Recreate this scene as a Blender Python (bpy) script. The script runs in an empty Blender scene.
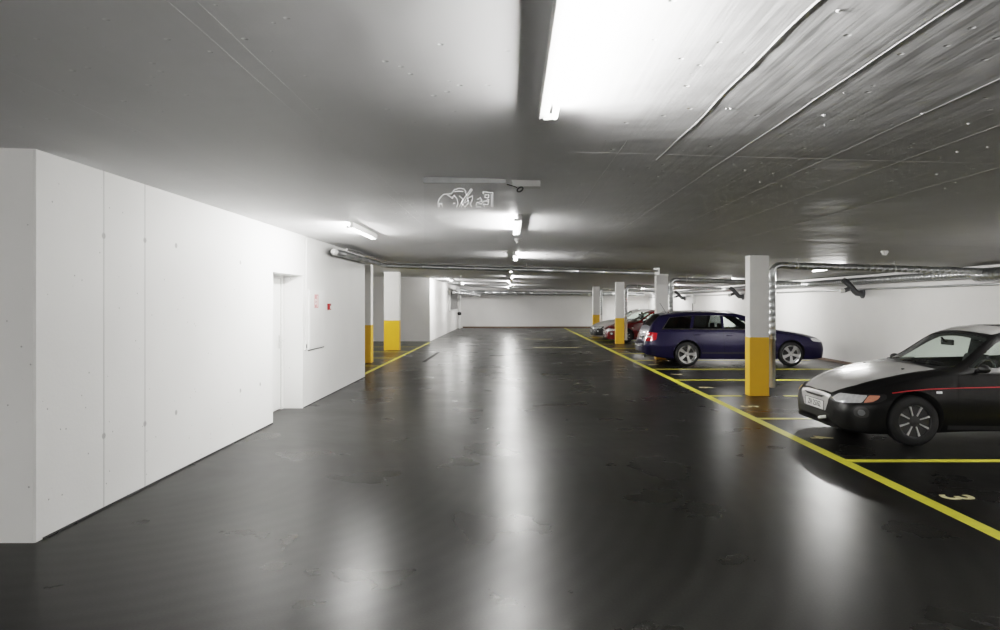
import bpy, bmesh, math, random
from mathutils import Vector, Matrix
from mathutils.bvhtree import BVHTree
random.seed(7)
COL = bpy.context.scene.collection
PI = math.pi
CAM_H = 1.62
def zc(X): return 2.570 - 0.028 * X           # the ceiling falls gently to the right

# ------------------------------------------------------------------ materials
def nmat(name):
    m = bpy.data.materials.new(name); m.use_nodes = True
    nt = m.node_tree; b = nt.nodes['Principled BSDF']
    return m, nt, b
def sock(b, n, v):
    if n in b.inputs: b.inputs[n].default_value = v
def simple(name, col, rough=0.5, metal=0.0, coat=0.0, spec=0.5, var=0.06, scale=6.0, bump=0.0, bscale=40.0):
    m, nt, b = nmat(name)
    N, L = nt.nodes, nt.links
    tc = N.new('ShaderNodeTexCoord')
    no = N.new('ShaderNodeTexNoise'); no.inputs['Scale'].default_value = scale; no.inputs['Detail'].default_value = 4
    L.new(tc.outputs['Object'], no.inputs['Vector'])
    rp = N.new('ShaderNodeMapRange'); rp.inputs['To Min'].default_value = 1 - var; rp.inputs['To Max'].default_value = 1 + var
    L.new(no.outputs['Fac'], rp.inputs['Value'])
    mx = N.new('ShaderNodeVectorMath'); mx.operation = 'SCALE'; mx.inputs[0].default_value = col[:3]
    L.new(rp.outputs[0], mx.inputs['Scale']); L.new(mx.outputs[0], b.inputs['Base Color'])
    sock(b, 'Roughness', rough); sock(b, 'Metallic', metal); sock(b, 'Coat Weight', coat); sock(b, 'Coat Roughness', 0.05)
    sock(b, 'Specular IOR Level', spec)
    if bump:
        n2 = N.new('ShaderNodeTexNoise'); n2.inputs['Scale'].default_value = bscale; n2.inputs['Detail'].default_value = 3
        L.new(tc.outputs['Object'], n2.inputs['Vector'])
        bp = N.new('ShaderNodeBump'); bp.inputs['Strength'].default_value = bump; bp.inputs['Distance'].default_value = 0.01
        L.new(n2.outputs['Fac'], bp.inputs['Height']); L.new(bp.outputs[0], b.inputs['Normal'])
    return m
def emis(name, col, s):
    m, nt, b = nmat(name)
    sock(b, 'Base Color', (1, 1, 1, 1)); sock(b, 'Emission Color', (*col, 1)); sock(b, 'Emission Strength', s)
    return m
def glassm(name, tint, rough=0.0, alpha=0.25, trans=True):
    # thin pane: mostly see-through tinted film with a clear reflection
    m = bpy.data.materials.new(name); m.use_nodes = True
    nt = m.node_tree; N, L = nt.nodes, nt.links
    N.remove(N['Principled BSDF']); out = N['Material Output']
    tr = N.new('ShaderNodeBsdfTransparent'); tr.inputs[0].default_value = (*tint, 1)
    gl = N.new('ShaderNodeBsdfGlossy'); gl.inputs['Roughness'].default_value = 0.03; gl.inputs[0].default_value = (1, 1, 1, 1)
    geo = N.new('ShaderNodeNewGeometry'); dt = N.new('ShaderNodeVectorMath'); dt.operation = 'DOT_PRODUCT'
    L.new(geo.outputs['Incoming'], dt.inputs[0]); L.new(geo.outputs['Normal'], dt.inputs[1])
    def mth(op, a, b=None):
        q = N.new('ShaderNodeMath'); q.operation = op
        for i, v in enumerate((a, b)):
            if v is None: continue
            if isinstance(v, (int, float)): q.inputs[i].default_value = v
            else: L.new(v, q.inputs[i])
        return q
    f5 = mth('POWER', mth('SUBTRACT', 1.0, mth('ABSOLUTE', dt.outputs['Value']).outputs[0]).outputs[0], 5.0)
    fr = mth('ADD', mth('MULTIPLY', f5.outputs[0], 0.85).outputs[0], 0.06)
    mx = N.new('ShaderNodeMixShader')
    L.new(fr.outputs[0], mx.inputs[0]); L.new(tr.outputs[0], mx.inputs[1]); L.new(gl.outputs[0], mx.inputs[2])
    L.new(mx.outputs[0], out.inputs[0])
    return m

def wall_mat(name, col, ties=(), joints=(), axis='Y', rough=0.55):
    m, nt, b = nmat(name); N, L = nt.nodes, nt.links
    geo = N.new('ShaderNodeNewGeometry')
    pos = geo.outputs['Position']
    n1 = N.new('ShaderNodeTexNoise'); n1.inputs['Scale'].default_value = 1.3; n1.inputs['Detail'].default_value = 6
    L.new(pos, n1.inputs['Vector'])
    r1 = N.new('ShaderNodeMapRange'); r1.inputs['To Min'].default_value = 0.93; r1.inputs['To Max'].default_value = 1.05
    L.new(n1.outputs['Fac'], r1.inputs['Value'])
    vo = N.new('ShaderNodeTexVoronoi'); vo.inputs['Scale'].default_value = 9.0; vo.inputs['Randomness'].default_value = 1
    L.new(pos, vo.inputs['Vector'])
    pit = N.new('ShaderNodeMapRange'); pit.inputs['From Min'].default_value = 0.035; pit.inputs['From Max'].default_value = 0.075
    L.new(vo.outputs['Distance'], pit.inputs['Value'])                     # 0 inside a pit
    sep = N.new('ShaderNodeSeparateXYZ'); L.new(pos, sep.inputs[0])
    cur = pit.outputs[0]
    def mul(a, c):
        q = N.new('ShaderNodeMath'); q.operation = 'MULTIPLY'; L.new(a, q.inputs[0]); L.new(c, q.inputs[1]); return q.outputs[0]
    for j in joints:
        s = N.new('ShaderNodeMath'); s.operation = 'SUBTRACT'; L.new(sep.outputs[axis], s.inputs[0]); s.inputs[1].default_value = j
        a = N.new('ShaderNodeMath'); a.operation = 'ABSOLUTE'; L.new(s.outputs[0], a.inputs[0])
        r = N.new('ShaderNodeMapRange'); r.inputs['From Min'].default_value = 0.003; r.inputs['From Max'].default_value = 0.014; r.inputs['To Min'].default_value = 0.35
        L.new(a.outputs[0], r.inputs['Value']); cur = mul(cur, r.outputs[0])
    for t in ties:
        d = N.new('ShaderNodeVectorMath'); d.operation = 'DISTANCE'; L.new(pos, d.inputs[0]); d.inputs[1].default_value = t
        r = N.new('ShaderNodeMapRange'); r.inputs['From Min'].default_value = 0.018; r.inputs['From Max'].default_value = 0.03
        L.new(d.outputs['Value'], r.inputs['Value']); cur = mul(cur, r.outputs[0])
    dk = N.new('ShaderNodeMapRange'); dk.inputs['To Min'].default_value = 0.5
    L.new(cur, dk.inputs['Value'])
    f = mul(dk.outputs[0], r1.outputs[0])
    sc = N.new('ShaderNodeVectorMath'); sc.operation = 'SCALE'; sc.inputs[0].default_value = col
    L.new(f, sc.inputs['Scale']); L.new(sc.outputs[0], b.inputs['Base Color'])
    n2 = N.new('ShaderNodeTexNoise'); n2.inputs['Scale'].default_value = 35; n2.inputs['Detail'].default_value = 4
    L.new(pos, n2.inputs['Vector'])
    b1 = N.new('ShaderNodeBump'); b1.inputs['Strength'].default_value = 0.12; b1.inputs['Distance'].default_value = 0.01
    L.new(n2.outputs['Fac'], b1.inputs['Height'])
    b2 = N.new('ShaderNodeBump'); b2.inputs['Strength'].default_value = 0.5; b2.inputs['Distance'].default_value = 0.006
    L.new(cur, b2.inputs['Height']); L.new(b1.outputs[0], b2.inputs['Normal']); L.new(b2.outputs[0], b.inputs['Normal'])
    sock(b, 'Roughness', rough); sock(b, 'Specular IOR Level', 0.3)
    return m

def ceiling_mat():
    m, nt, b = nmat('painted_formwork_concrete'); N, L = nt.nodes, nt.links
    geo = N.new('ShaderNodeNewGeometry'); pos = geo.outputs['Position']
    mp = N.new('ShaderNodeMapping'); mp.inputs['Scale'].default_value = (1.0, 0.16, 1.0); L.new(pos, mp.inputs[0])
    n1 = N.new('ShaderNodeTexNoise'); n1.inputs['Scale'].default_value = 2.0; n1.inputs['Detail'].default_value = 7
    L.new(mp.outputs[0], n1.inputs['Vector'])
    r1 = N.new('ShaderNodeMapRange'); r1.inputs['To Min'].default_value = 0.90; r1.inputs['To Max'].default_value = 1.06
    L.new(n1.outputs['Fac'], r1.inputs['Value'])
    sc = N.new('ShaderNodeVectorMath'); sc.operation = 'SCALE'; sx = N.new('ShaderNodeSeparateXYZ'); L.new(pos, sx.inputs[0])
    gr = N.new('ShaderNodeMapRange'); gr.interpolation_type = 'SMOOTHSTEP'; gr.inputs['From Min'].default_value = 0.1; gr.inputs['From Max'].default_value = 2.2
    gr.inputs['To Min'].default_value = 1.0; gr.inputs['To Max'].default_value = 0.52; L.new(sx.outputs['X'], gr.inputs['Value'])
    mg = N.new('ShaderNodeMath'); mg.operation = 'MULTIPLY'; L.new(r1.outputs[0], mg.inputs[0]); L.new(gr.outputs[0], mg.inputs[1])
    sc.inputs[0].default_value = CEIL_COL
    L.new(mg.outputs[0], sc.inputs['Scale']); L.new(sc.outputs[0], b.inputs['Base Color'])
    # long brush and board marks
    mp2 = N.new('ShaderNodeMapping'); mp2.inputs['Scale'].default_value = (26.0, 0.9, 1.0); L.new(pos, mp2.inputs[0])
    n2 = N.new('ShaderNodeTexNoise'); n2.inputs['Scale'].default_value = 1.0; n2.inputs['Detail'].default_value = 4; L.new(mp2.outputs[0], n2.inputs['Vector'])
    n3 = N.new('ShaderNodeTexNoise'); n3.inputs['Scale'].default_value = 1.1; n3.inputs['Detail'].default_value = 3; L.new(pos, n3.inputs['Vector'])
    vo = N.new('ShaderNodeTexVoronoi'); vo.inputs['Scale'].default_value = 7.5; L.new(pos, vo.inputs['Vector'])
    dr = N.new('ShaderNodeMapRange'); dr.inputs['From Min'].default_value = 0.03; dr.inputs['From Max'].default_value = 0.10; dr.inputs['To Min'].default_value = 1; dr.inputs['To Max'].default_value = 0
    L.new(vo.outputs['Distance'], dr.inputs['Value'])
    def bump(h, s, d, prev=None):
        q = N.new('ShaderNodeBump'); q.inputs['Strength'].default_value = s; q.inputs['Distance'].default_value = d
        L.new(h, q.inputs['Height'])
        if prev: L.new(prev, q.inputs['Normal'])
        return q.outputs[0]
    o = bump(n2.outputs['Fac'], 0.6, 0.006)
    bs = N.new('ShaderNodeMapRange'); bs.inputs['From Min'].default_value = -0.5; bs.inputs['From Max'].default_value = 1.5
    bs.inputs['To Min'].default_value = 0.06; bs.inputs['To Max'].default_value = 0.34; L.new(sx.outputs['X'], bs.inputs['Value']); L.new(bs.outputs[0], o.node.inputs['Strength'])
    o = bump(n3.outputs['Fac'], 0.5, 0.05, o)
    o = bump(dr.outputs[0], 0.7, -0.006, o)
    L.new(o, b.inputs['Normal'])
    sock(b, 'Roughness', 0.55); sock(b, 'Specular IOR Level', 0.45)
    return m
def floor_mat():
    m, nt, b = nmat('sealed_dark_asphalt'); N, L = nt.nodes, nt.links
    geo = N.new('ShaderNodeNewGeometry'); pos = geo.outputs['Position']
    n1 = N.new('ShaderNodeTexNoise'); n1.inputs['Scale'].default_value = 0.55; n1.inputs['Detail'].default_value = 8; n1.inputs['Roughness'].default_value = 0.6; n1.inputs['Distortion'].default_value = 0.3
    L.new(pos, n1.inputs['Vector'])
    cr = N.new('ShaderNodeValToRGB'); cr.color_ramp.elements[0].position = 0.32; cr.color_ramp.elements[1].position = 0.72
    cr.color_ramp.elements[0].color = (0.0115, 0.0117, 0.0109, 1); cr.color_ramp.elements[1].color = (0.0155, 0.0153, 0.0140, 1)
    L.new(n1.outputs['Fac'], cr.inputs[0])
    n2 = N.new('ShaderNodeTexNoise'); n2.inputs['Scale'].default_value = 70; n2.inputs['Detail'].default_value = 3; L.new(pos, n2.inputs['Vector'])
    r2 = N.new('ShaderNodeMapRange'); r2.inputs['To Min'].default_value = 0.5; r2.inputs['To Max'].default_value = 1.5; L.new(n2.outputs['Fac'], r2.inputs['Value'])
    # turning tyre marks: broad rings
    wv = N.new('ShaderNodeTexWave'); wv.wave_type = 'RINGS'; wv.rings_direction = 'SPHERICAL'
    mp = N.new('ShaderNodeMapping'); mp.inputs['Location'].default_value = (3.4, -6.5, 0); L.new(pos, mp.inputs[0]); L.new(mp.outputs[0], wv.inputs['Vector'])
    wv.inputs['Scale'].default_value = 1.7; wv.inputs['Distortion'].default_value = 2.5; wv.inputs['Detail'].default_value = 3
    r3 = N.new('ShaderNodeMapRange'); r3.inputs['To Min'].default_value = 0.86; r3.inputs['To Max'].default_value = 1.14; L.new(wv.outputs['Fac'], r3.inputs['Value'])
    mu = N.new('ShaderNodeMath'); mu.operation = 'MULTIPLY'; L.new(r2.outputs[0], mu.inputs[0]); L.new(r3.outputs[0], mu.inputs[1])
    sc = N.new('ShaderNodeVectorMath'); sc.operation = 'SCALE'; L.new(cr.outputs[0], sc.inputs[0]); L.new(mu.outputs[0], sc.inputs['Scale'])
    L.new(sc.outputs[0], b.inputs['Base Color'])
    n4 = N.new('ShaderNodeTexNoise'); n4.inputs['Scale'].default_value = 1.1; n4.inputs['Detail'].default_value = 7; n4.inputs['Distortion'].default_value = 0.1; L.new(pos, n4.inputs['Vector'])
    r4 = N.new('ShaderNodeMapRange'); r4.inputs['From Min'].default_value = 0.3; r4.inputs['From Max'].default_value = 0.7; r4.inputs['To Min'].default_value = 0.26; r4.inputs['To Max'].default_value = 0.32
    L.new(n4.outputs['Fac'], r4.inputs['Value']); L.new(r4.outputs[0], b.inputs['Roughness'])
    bp = N.new('ShaderNodeBump'); bp.inputs['Strength'].default_value = 0.35; bp.inputs['Distance'].default_value = 0.004
    L.new(n2.outputs['Fac'], bp.inputs['Height'])
    n5 = N.new('ShaderNodeTexNoise'); n5.inputs['Scale'].default_value = 2.2; n5.inputs['Detail'].default_value = 2; L.new(pos, n5.inputs['Vector'])
    bp2 = N.new('ShaderNodeBump'); bp2.inputs['Strength'].default_value = 0.08; bp2.inputs['Distance'].default_value = 0.02
    sock(b, 'Specular IOR Level', 0.065)
    return m

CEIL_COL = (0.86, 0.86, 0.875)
TIES = [(-3.22, 5.52, 2.15), (-3.22, 5.52, 0.57), (-3.22, 6.14, 2.17), (-3.22, 6.14, 0.56), (-3.22, 6.71, 2.17), (-3.22, 6.71, 0.57), (-3.22, 8.3, 2.1), (-3.22, 8.3, 0.58), (-3.22, 8.95, 0.58)]
M = {}
LAMP_W = 44.0
M['wall'] = wall_mat('white_painted_concrete', (0.80, 0.80, 0.79), TIES, (5.52, 6.14))
M['wall2'] = wall_mat('white_wall_paint', (0.80, 0.79, 0.78))
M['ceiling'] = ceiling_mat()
M['floor'] = floor_mat()
M['brown'] = simple('brown_skirting', (0.13, 0.085, 0.06), 0.7)
M['line'] = simple('yellow_road_paint', (0.66, 0.60, 0.055), 0.45, var=0.22, scale=9)
M['number'] = simple('worn_paint_and_reflection', (0.62, 0.56, 0.30), 0.55, var=0.3, scale=25)
M['yellow'] = simple('yellow_column_paint', (0.83, 0.45, 0.03), 0.45, var=0.05)
M['white'] = simple('white_plastic', (0.8, 0.8, 0.79), 0.4)
M['colwhite'] = simple('white_column_paint', (0.78, 0.77, 0.76), 0.6, bump=0.15)
M['doorw'] = simple('white_door_paint', (0.79, 0.79, 0.78), 0.35)
M['dark'] = simple('black_plastic', (0.012, 0.012, 0.013), 0.45)
M['darkgap_shade'] = simple('dark_joint_and_shade', (0.03, 0.03, 0.03), 0.8)  # door and cabinet joints, also the painted shade at the wall foot
M['galv'] = simple('galvanised_sheet', (0.52, 0.53, 0.54), 0.32, 0.85, var=0.18, scale=14)
M['steel'] = simple('brushed_steel', (0.6, 0.6, 0.6), 0.28, 1.0)
M['greypipe'] = simple('dark_grey_drain_plastic', (0.10, 0.102, 0.108), 0.5)
M['lampbody'] = simple('lamp_housing_enamel', (0.72, 0.72, 0.71), 0.4)
M['red'] = simple('red_plastic', (0.30, 0.015, 0.015), 0.4)
M['grate'] = simple('drain_iron', (0.008, 0.008, 0.008), 0.7)
M['foil'] = simple('crumpled_foil_grey', (0.20, 0.20, 0.20), 0.35, 0.6, var=0.6, scale=4, bump=0.8, bscale=5)
M['tube'] = emis('fluorescent_tube', (1.0, 0.985, 0.95), 12.0)
M['tube'].cycles.emission_sampling = 'NONE'
M['clear'] = glassm('clear_acrylic', (0.985, 0.985, 0.985))
M['etch'] = emis('glowing_etched_line', (1, 1, 1), .22)  # slight glow added to make the etched lines show

# ------------------------------------------------------------------ mesh helpers
def finish(name, bm, mat=None, parent=None, smooth=False, angle=None, fixn=True):
    if fixn: bmesh.ops.recalc_face_normals(bm, faces=bm.faces)
    me = bpy.data.meshes.new(name); bm.to_mesh(me); bm.free()
    if mat: me.materials.append(mat)
    if smooth:
        for p in me.polygons: p.use_smooth = True
        if angle: me.set_sharp_from_angle(angle=math.radians(angle))
    o = bpy.data.objects.new(name, me); COL.objects.link(o)
    if parent: o.parent = parent
    return o
def tag(o, label=None, cat=None, group=None, kind=None):
    if label: o['label'] = label
    if cat: o['category'] = cat
    if group: o['group'] = group
    if kind: o['kind'] = kind
    return o
def empty(name, loc, label, cat, group=None, rz=0):
    o = bpy.data.objects.new(name, None); COL.objects.link(o); o.location = loc; o.rotation_euler = (0, 0, rz)
    o.empty_display_size = 0.1
    return tag(o, label, cat, group)
def copy_tree(o, parent=None):
    c = o.copy(); COL.objects.link(c)
    if parent: c.parent = parent
    for ch in list(o.children): copy_tree(ch, c)
    return c
def box(bm, x0, x1, y0, y1, z0, z1, bev=0):
    vs = [bm.verts.new((x, y, z)) for x in (x0, x1) for y in (y0, y1) for z in (z0, z1)]
    fs = [(0, 1, 3, 2), (4, 6, 7, 5), (0, 4, 5, 1), (2, 3, 7, 6), (0, 2, 6, 4), (1, 5, 7, 3)]
    faces = [bm.faces.new([vs[i] for i in f]) for f in fs]
    if bev:
        es = list({e for f in faces for e in f.edges})
        bmesh.ops.bevel(bm, geom=es, offset=bev, segments=2, affect='EDGES', profile=0.5)
def boxo(name, dims, mat, parent=None, bev=0):
    bm = bmesh.new(); box(bm, *dims, bev=bev)
    return finish(name, bm, mat, parent)
def quad(bm, pts): return bm.faces.new([bm.verts.new(p) for p in pts])
def lathe(bm, prof, seg=24, axis='Y', close=False, origin=(0, 0, 0)):
    """prof: list of (a, r): a along the axis."""
    rings = []
    for a, r in prof:
        ring = []
        for i in range(seg):
            t = 2 * PI * i / seg
            c, s = r * math.cos(t), r * math.sin(t)
            p = {'Y': (c, a, s), 'X': (a, c, s), 'Z': (c, s, a)}[axis]
            ring.append(bm.verts.new((p[0] + origin[0], p[1] + origin[1], p[2] + origin[2])))
        rings.append(ring)
    for a, b in zip(rings, rings[1:]):
        for i in range(seg):
            bm.faces.new((a[i], a[(i + 1) % seg], b[(i + 1) % seg], b[i]))
    if close:
        for i in range(seg): bm.faces.new((rings[-1][i], rings[-1][(i + 1) % seg], rings[0][(i + 1) % seg], rings[0][i]))
    else:
        bm.faces.new(rings[0][::-1]); bm.faces.new(rings[-1])
def bend_path(pts, r=0.12, n=6):
    out = [Vector(pts[0])]
    for i in range(1, len(pts) - 1):
        p, a, b = Vector(pts[i]), Vector(pts[i - 1]), Vector(pts[i + 1])
        da = (a - p); db = (b - p); rr = min(r, da.length * .45, db.length * .45)
        s, e = p + da.normalized() * rr, p + db.normalized() * rr
        for k in range(n + 1):
            t = k / n; out.append(s * (1 - t) ** 2 + p * 2 * t * (1 - t) + e * t * t)
    out.append(Vector(pts[-1])); return out
def tube(bm, pts, r, seg=14, ribs=0, bend=0.12, cap=True, rib_h=0.004):
    P = bend_path(pts, bend) if len(pts) > 2 else [Vector(p) for p in pts]
    Q, R = [P[0]], [r]
    if ribs:
        acc = 0.0
        for a, b in zip(P, P[1:]):
            L = (b - a).length
            if L > ribs * 0.8:
                n = max(1, int(L / ribs))
                for k in range(1, n + 1):
                    t = k / n
                    if k < n:
                        for dd, h in ((-0.010, 0), (-0.004, rib_h), (0.004, rib_h), (0.010, 0)):
                            Q.append(a.lerp(b, t + dd / L)); R.append(r + h)
                    else: Q.append(b); R.append(r)
            else: Q.append(b); R.append(r)
    else:
        Q = P; R = [r] * len(P)
    d0 = (Q[1] - Q[0]).normalized()
    up = Vector((0, 0, 1)) if abs(d0.z) < 0.9 else Vector((0, 1, 0))
    u = d0.cross(up).normalized()
    rings = []
    for i, p in enumerate(Q):
        if i == 0: d = Q[1] - Q[0]
        elif i == len(Q) - 1: d = Q[-1] - Q[-2]
        else: d = (Q[i + 1] - Q[i]).normalized() + (Q[i] - Q[i - 1]).normalized()
        d.normalize(); u = (u - d * u.dot(d)).normalized(); v = d.cross(u)
        rings.append([bm.verts.new(p + (u * math.cos(2 * PI * k / seg) + v * math.sin(2 * PI * k / seg)) * R[i]) for k in range(seg)])
    for a, b in zip(rings, rings[1:]):
        for i in range(seg): bm.faces.new((a[i], a[(i + 1) % seg], b[(i + 1) % seg], b[i]))
    if cap: bm.faces.new(rings[0][::-1]); bm.faces.new(rings[-1])
def tubeo(name, pts, r, mat, parent=None, **k):
    bm = bmesh.new(); tube(bm, pts, r, **k)
    return finish(name, bm, mat, parent, smooth=True, angle=50)

# ------------------------------------------------------------------ the setting
XR, YF, YB, XL = 8.85, 45.4, -4.5, -9.0     # right wall, far wall, wall behind, left limit
LW = -3.22
bm = bmesh.new(); quad(bm, [(XL, YB, 0), (XR, YB, 0), (XR, YF + 3, 0), (XL, YF + 3, 0)])
tag(finish('floor', bm, M['floor'], fixn=False), 'dark sealed asphalt garage floor', kind='structure')
bm = bmesh.new()
CX = [XL, XR]
quad(bm, [(XL, YB, zc(XL)), (XL, YF + 3, zc(XL)), (XR, YF + 3, zc(XR)), (XR, YB, zc(XR))])
def ridge(x, y0, y1, w, h, wob, step=0.12, xs=0.0):
    prev = None; y = y0; ph = random.random() * 9
    while y < y1:
        xx = x + xs * (y - y0) + wob * (math.sin(y * 3.1 + ph) + 0.6 * math.sin(y * 7.7 + ph * 2))
        hh = h * (0.75 + 0.5 * random.random()); z = zc(xx)
        hh *= .4
        cur = [bm.verts.new((xx - w, y, z + .001)), bm.verts.new((xx - w * .2, y, z - hh)), bm.verts.new((xx + w, y, z + .001))]
        if prev:
            quads = [(0, 1), (1, 2)]
            for a, c in quads: bm.faces.new((prev[a], cur[a], cur[c], prev[c]))
        prev = cur; y += step
ridge(0.94, 0.2, 4.6, 0.011, 0.006, 0.006)
ridge(1.36, 0.2, 14, 0.007, 0.004, 0.003)
ridge(1.95, 0.8, 9, 0.007, 0.003, 0.002); ridge(2.42, 1, 9, 0.006, 0.003, 0.002)
ridge(-1.02, 1.5, 22, 0.004, 0.0014, 0.002); ridge(-1.12, 1.5, 14, 0.003, 0.0014, 0.002)
ridge(3.1, 2, 30, 0.008, 0.004, 0.003); ridge(0.66, 4, 24, 0.006, 0.003, 0.002); ridge(-2.2, 3, 30, 0.004, 0.0015, 0.001)
def xridge(y, x0, x1, w, h, slope=0.0):
    prev = None; x = x0
    while x < x1:
        z = zc(x); yy = y + slope * (x - x0) + 0.004 * math.sin(x * 6)
        cur = [bm.verts.new((x, yy - w, z + .001)), bm.verts.new((x, yy, z - .4 * h * (0.7 + .5 * random.random()))), bm.verts.new((x, yy + w, z + .001))]
        if prev:
            for a, c in ((0, 1), (1, 2)): bm.faces.new((prev[a], cur[a], cur[c], prev[c]))
        prev = cur; x += 0.2
xridge(4.35, 0.35, 8.8, 0.006, 0.003); xridge(9.6, -3.1, 8.8, 0.006, 0.003); xridge(14.9, -3.1, 8.8, 0.008, 0.004)
for k in range(46):       # hardened drips under the slab
    x = random.uniform(0.5, 4.2); y = random.uniform(1.2, 5.5); r = random.uniform(0.004, 0.011)
    mtx = Matrix.Translation((x, y, zc(x))) @ Matrix.Diagonal((1, 1, random.uniform(.5, 1.1), 1))
    bmesh.ops.create_icosphere(bm, subdivisions=1, radius=r, matrix=mtx)
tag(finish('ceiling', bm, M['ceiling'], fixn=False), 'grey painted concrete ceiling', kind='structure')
ZT = 2.95   # walls run up past the sloping slab
def wallo(name, pts, z1=ZT, mat='wall', z0=0.0):
    bm = bmesh.new()
    for a, c in zip(pts, pts[1:]): quad(bm, [(a[0], a[1], z0), (c[0], c[1], z0), (c[0], c[1], zc(c[0]) + 0.0), (a[0], a[1], zc(a[0]) + 0.0)])
    return tag(finish(name, bm, M[mat], fixn=False), kind='structure')
# left block, with the door niche cut out
ND0, ND1, NX, NZ = 9.43, 10.77, -3.56, 2.04
bm = bmesh.new()
def wq(x0, y0, x1, y1, z0=0.0, z1=None):
    quad(bm, [(x0, y0, z0), (x1, y1, z0), (x1, y1, zc(x1) if z1 is None else z1), (x0, y0, zc(x0) if z1 is None else z1)])
ch = 0.012
wq(XL, 4.725, LW - ch, 4.725); wq(LW - ch, 4.725, LW, 4.725 + ch); wq(LW, 4.725 + ch, LW, ND0)
wq(LW, ND0, LW, ND1, NZ); wq(LW, ND1, LW, 15.32); wq(LW, 15.32, XL, 15.32)
wq(LW, ND0, NX, ND0, 0, NZ); wq(NX, ND0, NX, ND1, 0, NZ); wq(NX, ND1, LW, ND1, 0, NZ)
quad(bm, [(LW, ND0, NZ), (LW, ND1, NZ), (NX, ND1, NZ), (NX, ND0, NZ)])
tag(finish('wall_left', bm, M['wall'], fixn=False), kind='structure')
wallo('wall_recess', [(XL, 15.3), (XL, 29.6), (-3.47, 29.6)], mat='wall2')
wallo('wall_left_far', [(-3.47, 29.6), (-3.47, YF)], mat='wall2')
wallo('wall_far', [(-3.47, YF), (XR, YF)], mat='wall2')
wallo('wall_right', [(XR, YF), (XR, YB)], mat='wall2')
wallo('wall_behind', [(XR, YB), (XL, YB)], mat='wall2')
wallo('wall_left_near', [(XL, YB), (XL, 4.725)], mat='wall2')
tag(boxo('baseboard_far', (-3.2, XR - .02, YF - .02, YF - .001, 0, 0.10), M['brown']), kind='structure')
tag(boxo('baseboard_right', (XR - .02, XR - .001, YB + .1, YF - .03, 0, 0.07), M['brown']), kind='structure')
tag(boxo('wall_base_shade_left', (LW + .001, LW + .006, 4.8, ND0 - .02, 0, 0.012), M['darkgap_shade']), kind='structure')  # dark strip painted as the shade along the left wall's foot
tag(boxo('wall_base_shade_left_far', (LW + .001, LW + .006, ND1 + .02, 15.3, 0, 0.012), M['darkgap_shade']), kind='structure')  # the same painted shade, past the niche

# the niche door
door = boxo('door_1', (NX + .004, NX + .03, ND0 + .12, ND1 - .09, 0.012, 1.99), M['doorw'], bev=.003)
tag(door, 'white steel door in the wall niche', kind='structure')
bm = bmesh.new()
box(bm, NX + .002, NX + .05, ND0 + .04, ND0 + .115, 0, NZ - .002); box(bm, NX + .002, NX + .05, ND1 - .085, ND1 - .02, 0, NZ - .002); box(bm, NX + .002, NX + .05, ND0 + .115, ND1 - .085, 1.992, NZ - .002)
finish('door_frame', bm, M['doorw'], door)
boxo('door_gap', (NX + .03, NX + .0315, ND1 - .092, ND1 - .082, 0.01, 1.99), M['darkgap_shade'], door)
h = tubeo('door_handle', [(NX + .03, ND1 - .16, 1.05), (NX + .085, ND1 - .16, 1.05), (NX + .085, ND1 - .30, 1.05)], .010, M['steel'], door, bend=.02)
boxo('handle_plate', (NX + .03, NX + .036, ND1 - .185, ND1 - .14, .93, 1.13), M['steel'], h)

# painted lines
def stripe(name, x0, x1, y0, y1, label, group, mat='line', z=0.003):
    o = boxo(name, (x0, x1, y0, y1, 0.0, z), M[mat]); tag(o, label, 'floor marking', group); return o
LX = 3.39
stripe('aisle_line', LX - .06, LX + .06, 0.5, 45.0, 'long yellow line along the open ends of the right parking bays', None)
stripe('aisle_line', -3.37 - .045, -3.37 + .045, 15.4, 28.6, 'yellow line along the left recess beside the two yellow-footed columns', None)
BAYS = [2.0, 4.6, 7.18, 9.8, 12.2, 14.71, 17.13, 19.77, 22.4, 24.9, 27.6, 30.2, 32.8, 35.4, 38.0, 40.6, 43.2]
lab = {2: 'yellow bay line in front of the two-tone car, between it and bay number 3', 3: 'yellow bay line on the far side of the two-tone car',
       5: 'yellow bay line just behind the nearest right column', 6: 'yellow bay line on the near side of the dark blue estate',
       7: 'yellow bay line split by the column behind the blue estate', 8: 'yellow bay line on the far side of the blue estate', 9: 'yellow bay line between the blue estate and the red car',
       10: 'yellow bay line split by the column beside the red car', 11: 'yellow bay line between the red car and the silver car', 12: 'yellow bay line on the far side of the silver car'}
for i, y in enumerate(BAYS):
    w = .055
    if i in (0, 1): continue
    if i in (4, 7, 10, 13):
        what = {4: 'the nearest right column', 7: 'the column behind the blue estate', 10: 'the column beside the red car', 13: 'the farthest right column'}[i]
        stripe('bay_line', LX + .061, 4.0, y - w, y + w, 'short yellow bay line on the aisle side of ' + what, 'bay lines of the right row')
        stripe('bay_line', 4.74, 8.4, y - w, y + w, 'yellow bay line on the wall side of ' + what, 'bay lines of the right row')
    else:
        stripe('bay_line', LX + .061, 8.4, y - w, y + w, lab.get(i, 'yellow bay line in the far empty bays beyond the silver car'), 'bay lines of the right row')
for k, y in enumerate((18.0, 20.6, 23.2, 25.8)):
    stripe('bay_line', -8.0, -3.42, y - .045, y + .045, 'yellow bay line in the left recess, %s from the aisle camera side' % ('first', 'second', 'third', 'fourth')[k], 'bay lines of the left recess')
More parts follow.
